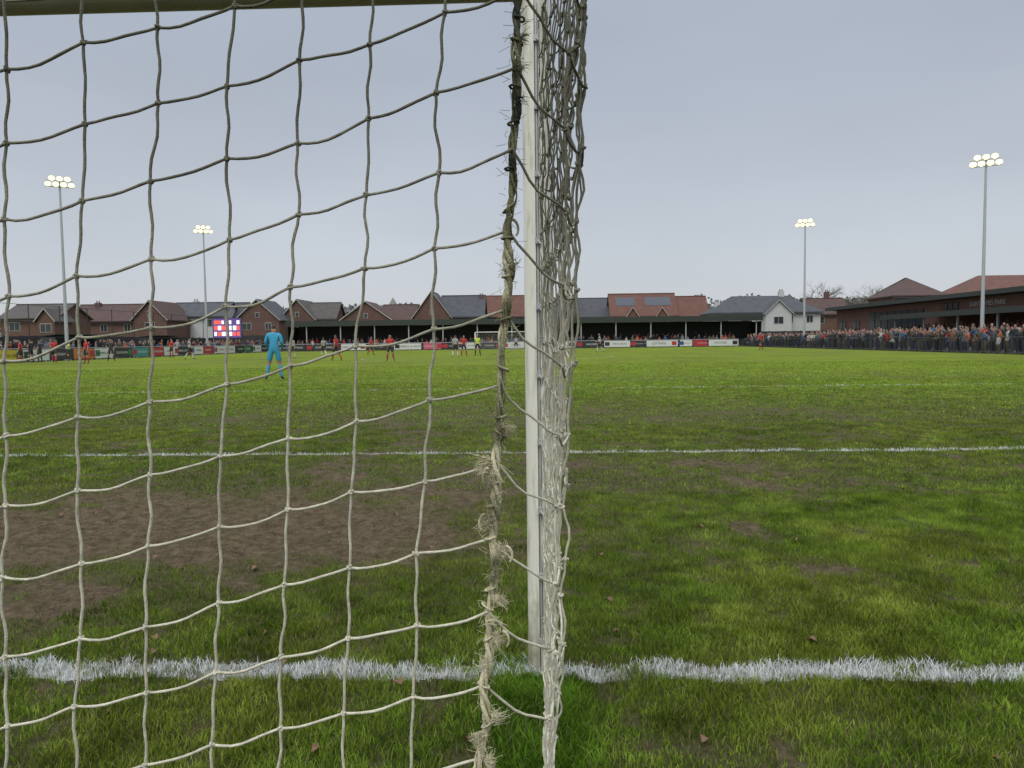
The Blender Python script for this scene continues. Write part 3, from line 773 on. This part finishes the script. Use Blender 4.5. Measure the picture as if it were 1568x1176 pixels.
def text(s, size, loc, rot, material, parent=None, name='lettering', ext=.01):
    cu = bpy.data.curves.new(name, 'FONT'); cu.body = s; cu.size = size; cu.extrude = ext; cu.align_x = 'CENTER'; cu.align_y = 'CENTER'
    cu.materials.append(material); o = bpy.data.objects.new(name, cu); scene.collection.objects.link(o); o.location = loc; o.rotation_euler = rot
    if parent: o.parent = parent
    return o
text('SAINT JAMES PARK', .7, (-.06, 15, 4.35), (rad(90), 0, rad(-90)), M['frame'], ch, 'sign_lettering')

# ------------------------------------------------------------------ fences
def fence(name, p0, p1, hgt, step, bars=False, mats_=M['steel'], barstep=.14):
    p0 = Vector(p0); p1 = Vector(p1); ln = (p1 - p0).length; d = (p1 - p0) / ln; mb = MB(); k = int(ln / step)
    for i in range(k + 1):
        q = p0 + d * min(ln, i * step); mb.tube(q, q + Vector((0, 0, hgt)), .03, .03, 6)
    for z in ((hgt - .02, .12) if bars else (hgt - .02, hgt * .5)): mb.tube(p0 + Vector((0, 0, z)), p1 + Vector((0, 0, z)), .028, .028, 6)
    if bars:
        for i in range(int(ln / barstep)):
            q = p0 + d * (i * barstep); mb.box(q.x - .008, q.x + .008, q.y - .008, q.y + .008, .12, hgt - .02)
    return mb.build(name, [mats_])
M['blackmetal'] = mat('black_railing', (.045, .045, .05), .5, .2)
FX = 29.5
fence('perimeter_fence', (FX, 34, 0), (FX, 110.9, 0), 1.1, 2.4, True, M['blackmetal'], .45)
fence('perimeter_rail', (-40, 36, 0), (-40, 110.9, 0), 1.1, 2.4, False, M['steel'])
fence('perimeter_rail', (-40, 111.1, 0), (FX, 111.1, 0), 1.1, 2.4, False, M['steel'])
mb = MB()
for i in range(13): mb.tube((-52, 60 + i * 5, 0), (-52, 60 + i * 5, 5.6), .05, .05, 6)
for z in (2.1, 5.5): mb.tube((-52, 60, z), (-52, 120, z), .025, .025, 6)
mb.build('ball_stop_fence', [M['dark']])
mb = MB()
for i in range(26):
    y = 58 + i * 2.4; mb.box(-52.9, -52.82, y + .03, y + 2.37, .05, 2.3 + .05 * math.sin(i)); mb.box(-52.97, -52.8, y - .03, y + .027, 0, 2.4)
mb.build('timber_fence', [M['dark']])
mb = MB()
for i in range(24):
    x = -53 + i * 2.4 + .01
    if x > sx0 - 2.6: break
    mb.box(x + .03, x + 2.37, 121, 121.08, .05, 2.6); mb.box(x - .03, x + .027, 120.95, 121.12, 0, 2.7)
mb.build('timber_fence', [M['dark']])
mb = MB()
for i in range(12):
    x = sx1 + .3 + i * 2.4; mb.box(x + .03, x + 2.37, 118, 118.08, .05, 2.2); mb.box(x - .03, x + .027, 117.95, 118.12, 0, 2.3)
mb.build('timber_fence', [M['dark']])
# ------------------------------------------------------------------ ad boards
pal = {'w': (.6, .6, .59), 'r': (.4, .03, .04), 'p': (.5, .1, .16), 'k': (.03, .03, .035), 'g': (.04, .14, .07), 't': (.05, .24, .23), 'y': (.6, .47, .06), 'o': (.5, .17, .04), 'b': (.04, .07, .22)}
BM = {k: mat('board_' + k, v, .45, .06) for k, v in pal.items()}
words = ['BUILDERS', 'PLUMBING & HEATING', 'LETTINGS', 'MOTORS', 'SCAFFOLDING', 'THE ROYAL OAK', 'ROOFING', 'MATCHDAY', 'FLOORING', 'ELECTRICAL']
def board(x0, y0, x1, y1, c, tcol, face):
    cx, cy = (x0 + x1) / 2, (y0 + y1) / 2; ln = math.hypot(x1 - x0, y1 - y0)
    rz_ = {'S': 0, 'E': rad(90), 'W': rad(-90)}[face]; e = empty('advertising_board', (cx, cy, 0), rz_); mb = MB()
    mb.box(-ln / 2 + .02, ln / 2 - .02, -.02, .02, .12, 1.0, 0)
    for s in (-ln / 2 + .3, ln / 2 - .3): mb.box(s - .03, s + .03, .023, .08, 0, .98, 1)
    s = R.choice((-1, 1)); mb.box(s * ln * .38 - .35, s * ln * .38 + .35, -.027, -.022, .3, .85, 2)
    mb.build('panel', [BM[c], M['steel'], BM[R.choice('rrbgrk')]], e)
    text(R.choice(words), min(.5, ln * .1), (-s * ln * .1, -.023, .56), (rad(90), 0, 0), BM[tcol], e, 'lettering', .004)
ub = [(440, 478, 'k'), (480, 520, 'k'), (522, 560, 'w'), (562, 600, 'k'), (603, 645, 'w'), (648, 676, 'p'), (679, 700, 'k'), (702, 735, 'w'), (737, 768, 'k'), (770, 803, 'w'), (806, 838, 'r'), (840, 880, 'w'), (883, 922, 'k'), (925, 965, 'w'), (967, 987, 'k'), (990, 1038, 'w'), (1041, 1060, 'w'), (1062, 1083, 'r'), (1085, 1131, 'w'), (1134, 1160, 'k')]
for a, b, c_ in ub: board(BX(a, 110.6), 110.6, BX(b, 110.6), 110.6, c_, 'k' if c_ in 'wy' else 'w', 'S')
y = 50.0
for i, c_ in enumerate('kywkowktrwkwrwwkgwk'):
    board(-39.5, y, -39.5, y + 3.0, c_, 'k' if c_ in 'wy' else 'w', 'E'); y += 3.1
sbp = PY(348, 505, 100); sb = empty('led_scoreboard', (sbp.x, 100, 0), rad(8)); mb = MB()
zt, zb = PY(348, 487, 100).z, PY(348, 518, 100).z
mb.box(-1.9, 1.9, 0, .3, zb, zt, 0)
for s in (-1.6, 1.6): mb.box(s - .08, s + .08, .1, .25, 0, zb - .003, 0)
hh = (zt - zb)
mb.box(-1.82, 1.82, -.02, -.003, zb + .08, zt - .08, 1)
for r_, (z0, z1) in enumerate(((.70, .88), (.40, .62), (.12, .32))):
    for k in range(7):
        if R.random() < .85:
            x = -1.7 + k * .49; mb.box(x, x + R.uniform(.28, .46), -.03, -.022, zb + hh * z0, zb + hh * z1, 3 if (k in ((0, 1, 5), (0, 2, 3, 6), (1, 5, 6))[r_]) else 2)
mb.build('screen', [M['dark'], mat('led_purple', (.10, .06, .22), .5, .1, emit=.6), mat('led_white', (.85, .8, .9), .5, .05, emit=.8), mat('led_red', (.8, .10, .08), .5, .05, emit=.8)], sb)
for y in (66, 82):
    e = empty('team_dugout', (-41.8, y, 0)); mb = MB()
    mb.box(-.9, -.8, -3, 3, 0, 2.0, 1); mb.prism([(-1.0, -3.1, 2.15), (.5, -3.1, 2.3), (.5, 3.1, 2.3), (-1.0, 3.1, 2.15)], .08, 0)
    for s in (-3.05, 2.97): mb.box(-.8, .4, s, s + .06, 0, 2.0, 1)
    mb.box(-.7, -.3, -2.8, 2.8, .35, .45, 0); mb.build('shelter', [M['dark'], M['glass']], e)

# ------------------------------------------------------------------ trees
M['bark'] = mat('bare_bark', (.13, .105, .1), .9, .2)
def bare_tree(u, vtop, Y, seed):
    rr = random.Random(seed); top = PY(u, vtop, Y); hgt = top.z; sp = []
    def grow(p_, d, ln, r_, lev):
        pl = [(*p_, r_)]; q = p_.copy(); dd = d.copy(); k = 4
        for i in range(k):
            dd = (dd + Vector((rr.gauss(0, .12), rr.gauss(0, .12), rr.gauss(.03, .08)))).normalized(); q = q + dd * ln / k; pl.append((*q, r_ * (1 - .45 * (i + 1) / k)))
            if lev < 5 and i >= 1:
                for _ in range(rr.choice((1, 2)) if lev < 4 else 1):
                    ax = Vector((rr.gauss(0, 1), rr.gauss(0, 1), rr.gauss(0, .4))).normalized()
                    grow(q, (dd * .8 + ax * .75).normalized(), ln * rr.uniform(.5, .72), r_ * .5, lev + 1)
        sp.append(pl)
    grow(Vector((0, 0, 0)), Vector((0, 0, 1)), hgt * .52, 1.0, 0)
    o = curve_obj('bare_tree', sp, .022 * hgt, M['bark'], 0); o.location = (top.x, Y, 0)
for a in ((1250, 434, 165, 3), (1352, 432, 150, 5), (1376, 436, 155, 9), (1330, 446, 160, 6)): bare_tree(*a)
K_ = 30000
xs = rng.uniform(-260, 230, K_); hn = 12.4 + 6.5 * (fbm(xs, xs * 0, 30, 2, 4) - .5) + 4.5 * (fbm(xs, xs * 0, 5, 6, 3) - .5)
zs = hn * (1 - rng.random(K_) ** 1.6 * .75)
ys = 255 + rng.normal(0, 8, K_); sz = rng.uniform(.35, .8, K_); rt = rng.uniform(0, 3.14, K_); ti = rng.uniform(-.5, .5, K_)
cs1, sn1 = np.cos(rt) * sz, np.sin(rt) * sz
V = np.stack([np.stack([xs - cs1, ys, zs - sn1], -1), np.stack([xs + sn1 * .7, ys + ti, zs - cs1 * .7], -1), np.stack([xs + cs1, ys, zs + sn1], -1), np.stack([xs - sn1 * .7, ys - ti, zs + cs1 * .7], -1)], 1).reshape(-1, 3)
tm = np_mesh('distant_tree_row', V, (np.arange(K_)[:, None] * 4 + [0, 1, 2, 3]))
tm.materials.append(mat('distant_foliage', (.15, .155, .155), .95, .35, .15))  # distance haze put into the pale grey foliage colour
to = bpy.data.objects.new('distant_tree_row', tm); scene.collection.objects.link(to)

# ------------------------------------------------------------------ people
BJ = {'pel': (0, 0, .95), 'spi': (0, 0, 1.11), 'che': (0, .005, 1.30), 'nek': (0, -.005, 1.46), 'hd0': (0, .012, 1.55), 'hd1': (0, .02, 1.65), 'hd2': (0, .01, 1.73)}
for s, k in (('L', -1), ('R', 1)):
    BJ.update({'sh' + s: (.17 * k, 0, 1.40), 'el' + s: (.22 * k, -.02, 1.12), 'wr' + s: (.24 * k, .05, .88), 'ha' + s: (.245 * k, .07, .81),
               'hi' + s: (.09 * k, 0, .89), 'th' + s: (.105 * k, .01, .66), 'kn' + s: (.11 * k, .02, .50), 'ca' + s: (.115 * k, -.005, .36), 'an' + s: (.12 * k, -.03, .09), 'to' + s: (.14 * k, .14, .035)})
RD = {'pel': (.15, .12), 'spi': (.135, .105), 'che': (.165, .12), 'nek': (.06, .06), 'hd0': (.07, .08), 'hd1': (.082, .1), 'hd2': (.05, .06), 'sh': (.075, .075), 'el': (.048, .048), 'wr': (.03, .03), 'ha': (.035, .022),
      'hi': (.1, .1), 'th': (.092, .092), 'kn': (.06, .06), 'ca': (.06, .06), 'an': (.042, .042), 'to': (.038, .03)}
EG = [('pel', 'spi'), ('spi', 'che'), ('che', 'nek'), ('nek', 'hd0'), ('hd0', 'hd1'), ('hd1', 'hd2')]
for s in 'LR': EG += [('che', 'sh' + s), ('sh' + s, 'el' + s), ('el' + s, 'wr' + s), ('wr' + s, 'ha' + s), ('pel', 'hi' + s), ('hi' + s, 'th' + s), ('th' + s, 'kn' + s), ('kn' + s, 'ca' + s), ('ca' + s, 'an' + s), ('an' + s, 'to' + s)]
SLOTS = ['top', 'bottom', 'socks', 'skin', 'hair', 'shoes', 'gloves']
def person_mesh(name, pose, style, detail):
    J = {k: Vector(v) for k, v in BJ.items()}; J.update({k: Vector(v) for k, v in pose.items()})
    names = list(J); RR = {k: RD.get(k, RD.get(k[:2], (.03, .03))) for k in names}
    if style == 'coat':
        for k in ('spi', 'che', 'pel'): RR[k] = (RR[k][0] * 1.15, RR[k][1] * 1.2)
        for s in 'LR': RR['el' + s] = (.06, .06); RR['wr' + s] = (.045, .045); RR['kn' + s] = (.075, .075); RR['ca' + s] = (.07, .07); RR['an' + s] = (.055, .055)
    eg = list(EG)
    if detail:
        for s, k in (('L', -1), ('R', 1)):
            h, wv_ = J['ha' + s], J['wr' + s]; d = (h - wv_).normalized(); side = d.cross(Vector((k, 0, 0))).normalized()
            if side.y < 0: side = -side
            inn = Vector((-k, 0, 0))
            for fi, (o, ln) in enumerate(((-.028, .055), (-.01, .07), (.01, .075), (.028, .068))):
                a = 'f%d1%s' % (fi, s); b = 'f%d2%s' % (fi, s); J[a] = h + side * o + d * (.015 + ln * .5); J[b] = J[a] + d * ln * .45 + inn * .018
                RR[a] = (.0095, .0095); RR[b] = (.008, .008); eg += [('ha' + s, a), (a, b)]
            a = 'tb1' + s; b = 'tb2' + s; m_ = wv_.lerp(h, .55); J[a] = m_ + side * .045 + inn * .01 + d * .015; J[b] = J[a] + side * .012 + d * .035; RR[a] = (.012, .012); RR[b] = (.009, .009); eg += [('ha' + s, a), (a, b)]
    names = list(J); ix = {k: i for i, k in enumerate(names)}
    me = bpy.data.meshes.new('tmp'); me.from_pydata([J[k] for k in names], [(ix[a], ix[b]) for a, b in eg], [])
    o = bpy.data.objects.new('tmp', me); scene.collection.objects.link(o)
    md = o.modifiers.new('Skin', 'SKIN'); md.branch_smoothing = .4
    sv = me.skin_vertices[0].data if len(me.skin_vertices) else None
    if sv is None:
        bm = bmesh.new(); bm.from_mesh(me); bm.verts.layers.skin.verify(); bm.to_mesh(me); bm.free(); sv = me.skin_vertices[0].data
    for i, k in enumerate(names): sv[i].radius = RR[k]; sv[i].use_root = (k == 'pel')
    ss = o.modifiers.new('Sub', 'SUBSURF'); ss.levels = 2 if detail else 1; ss.render_levels = ss.levels
    dg = bpy.context.evaluated_depsgraph_get(); dg.update()
    nm = bpy.data.meshes.new_from_object(o.evaluated_get(dg)); nm.name = name
    bpy.data.objects.remove(o)
    segs = [(a, b, J[a], J[b]) for a, b in eg]
    hc = J['hd1']; mi = []
    nm.materials.clear()
    for po in nm.polygons:
        c_ = po.center; best = None; bd = 9
        for a, b, A, B in segs:
            ab = B - A; tt = max(0, min(1, (c_ - A).dot(ab) / ab.length_squared)); rr_ = RR[a][0] * (1 - tt) + RR[b][0] * tt
            dd = (c_ - A - ab * tt).length - rr_
            if dd < bd: bd = dd; best = (a, b, tt)
        a, b, tt = best; lab = 'top'
        if b in ('hd0', 'hd1', 'hd2'):
            lab = 'skin'; rel = c_ - hc
            if rel.z > .045 or (rel.y < -.01 and rel.z > -.06): lab = 'hair'
        elif b == 'nek': lab = 'top' if tt < .85 else 'skin'
        elif a[:2] == 'sh': lab = 'top' if (style != 'short' or tt < .6) else 'skin'
        elif a[:2] == 'el': lab = 'top' if style != 'short' else 'skin'
        elif a[:2] in ('wr', 'ha', 'f0', 'f1', 'f2', 'f3', 'tb'): lab = 'gloves' if style == 'long' else 'skin'
        elif a == 'pel' and b[:2] == 'hi': lab = 'bottom'
        elif a == 'pel': lab = 'top' if (style == 'coat' or tt > .25) else 'bottom'
        elif a[:2] == 'hi': lab = 'bottom'
        elif a[:2] == 'th': lab = 'bottom' if (style == 'coat' or tt < .45) else 'skin'
        elif a[:2] == 'kn': lab = 'bottom' if style == 'coat' else ('skin' if tt < .4 else 'socks')
        elif a[:2] == 'ca': lab = 'bottom' if style == 'coat' else 'socks'
        elif a[:2] == 'an': lab = 'shoes'
        mi.append(SLOTS.index(lab))
    bm = bmesh.new(); bm.from_mesh(nm)
    for i, f in enumerate(bm.faces): f.material_index = mi[i]
    def ell(c_, r_, slot):
        old = set(bm.faces)
        bmesh.ops.create_icosphere(bm, subdivisions=1, radius=1, matrix=Matrix.Translation(c_) @ Matrix.Diagonal((*r_, 1)))
        for f in bm.faces:
            if f not in old: f.material_index = slot
    if detail:
        ell(hc + Vector((0, .085, -.03)), (.014, .02, .024), 3)
        for s in (-1, 1):
            ell(hc + Vector((.03 * s, .078, 0)), (.011, .008, .007), 4); ell(hc + Vector((.078 * s, -.005, -.015)), (.012, .02, .032), 3)
        ell(hc + Vector((0, .078, -.068)), (.022, .008, .006), 3)
    for f in bm.faces: f.smooth = True
    bm.to_mesh(nm); bm.free()
    return nm
def kit(cols):
    return [mat('kit_' + s, cols.get(s, d), .75, .12, 8, .2, 60) for s, d in zip(SLOTS, ((.5, .5, .5), (.03, .03, .03), (.5, .5, .5), (.35, .2, .14), (.04, .025, .015), (.03, .03, .03), (.1, .1, .1)))]
def stripes():
    m, t, p = newmat('kit_stripes'); n = t.nodes.new; l = t.links.new
    co = n('ShaderNodeTexCoord'); wv = n('ShaderNodeTexWave'); wv.bands_direction = 'X'; wv.inputs['Scale'].default_value = 4.0; l(co.outputs['Object'], wv.inputs[0])
    r = n('ShaderNodeValToRGB'); r.color_ramp.interpolation = 'CONSTANT'; r.color_ramp.elements[0].color = (.03, .03, .03, 1); r.color_ramp.elements[1].position = .5; r.color_ramp.elements[1].color = (.6, .6, .6, 1)
    l(wv.outputs[1], r.inputs[0]); l(r.outputs[0], p.inputs['Base Color']); p.inputs['Roughness'].default_value = .8; return m
stand_open = {'kn' + 'L': (-.17, .03, .5), 'ca' + 'L': (-.19, 0, .36), 'an' + 'L': (-.23, -.04, .09), 'to' + 'L': (-.28, .12, .035), 'thL': (-.14, .02, .66), 'knR': (.16, .05, .5), 'caR': (.18, .02, .36), 'anR': (.2, -.02, .09), 'toR': (.25, .14, .035), 'thR': (.13, .03, .66)}
keeper_pose = dict(stand_open); keeper_pose.update({'elL': (-.25, 0, 1.15), 'wrL': (-.2, .18, .98), 'haL': (-.17, .24, .96), 'elR': (.25, -.02, 1.14), 'wrR': (.21, .17, .98), 'haR': (.18, .23, .96), 'che': (0, .03, 1.30), 'nek': (0, .04, 1.46), 'hd0': (0, .07, 1.54), 'hd1': (0, .085, 1.64), 'hd2': (0, .08, 1.72), 'shL': (-.18, .02, 1.40), 'shR': (.18, .02, 1.40)})
walk = {'thL': (-.1, .12, .68), 'knL': (-.1, .2, .53), 'caL': (-.1, .2, .38), 'anL': (-.1, .21, .1), 'toL': (-.11, .38, .06), 'thR': (.1, -.08, .67), 'knR': (.1, -.13, .52), 'caR': (.1, -.25, .39), 'anR': (.1, -.4, .15), 'toR': (.11, -.3, .03), 'elL': (-.23, -.12, 1.14), 'wrL': (-.24, -.08, .9), 'haL': (-.24, -.05, .83), 'elR': (.23, .06, 1.13), 'wrR': (.22, .24, 1.0), 'haR': (.21, .3, .98)}
hips = dict(stand_open); hips.update({'elL': (-.34, -.06, 1.17), 'wrL': (-.2, .04, 1.01), 'haL': (-.16, .08, .99), 'elR': (.34, -.06, 1.17), 'wrR': (.2, .04, 1.01), 'haR': (.16, .08, .99)})
pm = {'kp': person_mesh('keeper_body', keeper_pose, 'long', True)}
for nm_, ps in (('walk', walk), ('open', stand_open), ('hips', hips)): pm[nm_] = person_mesh('player_' + nm_, ps, 'short', True)
def put(name, mesh, mats_, u, Y, rz_, sc=1.0):
    e = bpy.data.objects.new(name, mesh.copy())
    for m_ in mats_: e.data.materials.append(m_)
    scene.collection.objects.link(e); e.location = (BX(u, Y), Y, .018); e.rotation_euler[2] = rz_; e.scale = (sc, sc, sc); return e
blue = kit({'top': (.04, .30, .48), 'bottom': (.035, .27, .44), 'socks': (.04, .26, .42), 'gloves': (.5, .5, .5), 'hair': (.05, .03, .02)})
put('goalkeeper', pm['kp'], blue, 419, 25.0, rad(10), 1.09)
red = kit({'top': (.42, .02, .025), 'bottom': (.03, .03, .03), 'socks': (.35, .02, .03)})
st_ = kit({'bottom': (.03, .03, .03), 'socks': (.5, .5, .5)}); st_[0] = stripes()
lime = kit({'top': (.45, .6, .08), 'bottom': (.02, .02, .02), 'socks': (.02, .02, .02)})
blk = kit({'top': (.03, .03, .035), 'bottom': (.03, .03, .035), 'socks': (.03, .03, .03)})
for nme, k_, mts, u, Y, rz_ in (('footballer', 'open', red, 131, 50, 150), ('coach', 'hips', blk, 169, 57, 200), ('footballer', 'walk', red, 514, 50, 60), ('footballer', 'hips', red, 597, 48, 185), ('footballer', 'walk', red, 568, 70, -60),
    ('footballer', 'open', st_, 447, 60, 170), ('footballer', 'walk', st_, 495, 66, 40), ('footballer', 'open', st_, 697, 58, 10), ('footballer', 'hips', red, 710, 61, 190), ('referee', 'open', lime, 731, 62, 180),
    ('footballer', 'walk', st_, 918, 70, 90), ('footballer', 'walk', red, 1165, 74, 120), ('footballer', 'walk', st_, 290, 60, -80), ('footballer', 'hips', red, 262, 70, 150), ('footballer', 'open', st_, 790, 92, 180), ('linesman', 'open', lime, 1250, 83, 100),
    ('coach', 'open', blk, 60, 55, 90), ('coach', 'hips', lime, 104, 58, 120), ('substitute', 'walk', red, 82, 54, 30), ('substitute', 'open', red, 30, 54.5, 100), ('coach', 'hips', blk, 46, 56, 80), ('steward', 'open', lime, 350, 104, 180)):
    put(nme, pm[k_], mts, u, Y, rad(rz_), sc=R.uniform(.98, 1.04))

def randmat(name, cols, mult):
    m, t, p = newmat(name); n = t.nodes.new; l = t.links.new
    oi = n('ShaderNodeObjectInfo'); a = n('ShaderNodeMath'); a.operation = 'MULTIPLY'; a.inputs[1].default_value = mult; l(oi.outputs['Random'], a.inputs[0])
    b = n('ShaderNodeMath'); b.operation = 'FRACT'; l(a.outputs[0], b.inputs[0]); r = n('ShaderNodeValToRGB'); e = r.color_ramp; e.interpolation = 'CONSTANT'
    e.elements[0].color = (*cols[0], 1); e.elements[1].position = 1 / len(cols); e.elements[1].color = (*cols[1], 1)
    for i in range(2, len(cols)): z = e.elements.new(i / len(cols)); z.color = (*cols[i], 1)
    l(b.outputs[0], r.inputs[0]); l(r.outputs[0], p.inputs['Base Color']); p.inputs['Roughness'].default_value = .85; return m
cm = [randmat('coat', [(.012, .012, .015), (.025, .03, .06), (.05, .05, .055), (.015, .018, .02), (.3, .02, .02), (.11, .11, .10), (.02, .04, .09), (.05, .055, .035), (.38, .37, .35), (.012, .012, .012), (.12, .075, .04), (.02, .02, .025), (.16, .16, .17), (.03, .03, .03), (.4, .1, .03), (.03, .09, .18)], 1.0),
      randmat('trousers', [(.025, .035, .065), (.015, .015, .015), (.05, .055, .08), (.09, .075, .055)], 7.3), M['dark'], mat('skin', (.3, .18, .13), .6, .15), randmat('hair_or_hat', [(.03, .018, .012), (.08, .05, .03), (.015, .015, .015), (.2, .2, .2), (.2, .02, .02), (.1, .07, .035), (.02, .02, .025), (.3, .3, .28)], 13.1), M['dark'], M['dark']]
arms_f = {'elL': (-.24, .03, 1.15), 'wrL': (-.05, .2, 1.15), 'haL': (.04, .2, 1.17), 'elR': (.24, .03, 1.15), 'wrR': (.06, .23, 1.12), 'haR': (-.02, .23, 1.12)}
pock = {'elL': (-.27, -.04, 1.14), 'wrL': (-.2, .08, .97), 'haL': (-.17, .1, .93), 'elR': (.27, -.04, 1.14), 'wrR': (.2, .08, .97), 'haR': (.17, .1, .93)}
phone = {'elR': (.24, .12, 1.2), 'wrR': (.15, .3, 1.42), 'haR': (.14, .32, 1.49)}
turn = {'hd1': (.02, .03, 1.65), 'hd2': (.03, .02, 1.73), 'wrL': (-.26, .1, .9)}
lean = {'che': (0, .12, 1.26), 'nek': (0, .2, 1.4), 'hd0': (0, .24, 1.48), 'hd1': (0, .27, 1.57), 'hd2': (0, .27, 1.65), 'shL': (-.18, .14, 1.35), 'shR': (.18, .14, 1.35), 'elL': (-.24, .22, 1.13), 'wrL': (-.2, .42, 1.1), 'haL': (-.18, .47, 1.1), 'elR': (.24, .22, 1.13), 'wrR': (.2, .42, 1.1), 'haR': (.18, .47, 1.1)}
cmesh = []
for i, ps in enumerate((arms_f, pock, phone, turn, lean)):
    me = person_mesh('spectator_%d' % i, ps, 'coat', False)
    for m_ in cm: me.materials.append(m_)
    cmesh.append(me)
def crowd(parent, pts, face):
    for x, y, z in pts:
        o = bpy.data.objects.new('spectator', R.choice(cmesh)); o.parent = parent; s = R.uniform(.88, 1.08)
        if R.random() < .06: s *= .72
        o.location = (x, y, z); o.rotation_euler[2] = face + R.gauss(0, .5); o.scale = (s, s, s); scene.collection.objects.link(o)
e = empty('spectator_crowd'); pts = []
for row in range(5):
    y = 35.0
    while y < 109:
        y += R.uniform(.42, .8) if row < 2 else R.uniform(.6, 1.3)
        if row >= 2 and y > 88: continue
        pts.append((FX + .55 + row * .75 + R.uniform(-.15, .15), y, .012 if row == 0 else .07 * row))
crowd(e, pts, rad(90))
tb = MB()
for row in range(1, 5): tb.box(FX + .2 + row * .75, FX + .947 + row * .75, 34, 88.5 if row > 1 else 109.5, .013, .07 * row)
tb.build('terrace_steps', [M['concrete']])
pts = []
for row in range(4):
    y = 35.0
    while y < 83: y += R.uniform(.5, .95); pts.append((38.6 + row, y, .15 + .2 * row))
crowd(e, pts, rad(90))
e = empty('spectator_crowd'); pts = []
for row in range(2):
    y = 48.0
    while y < 109:
        y += R.uniform(.4, 1.0)
        pts.append((-40.5 - row * .8 + R.uniform(-.2, .2), y, .012))
pts = [q for q in pts if not (-42.9 < q[0] < -41.0 and (62.8 < q[1] < 69.2 or 78.8 < q[1] < 85.2))]
crowd(e, pts, rad(-90))
e = empty('spectator_crowd'); pts = []
x = -40
while x < FX - .5:
    x += R.uniform(.4, .95); pts.append((x, 111.7 + R.uniform(0, .4), .012))
    if R.random() < .6 and sx0 + 1 < x < sx1 - 1: pts.append((x, 114.4, .2))
    if R.random() < .5 and sx0 + 1 < x < sx1 - 1: pts.append((x + .3, 115.4, .42))
crowd(e, pts, rad(180))
print('done', len(bpy.data.objects))
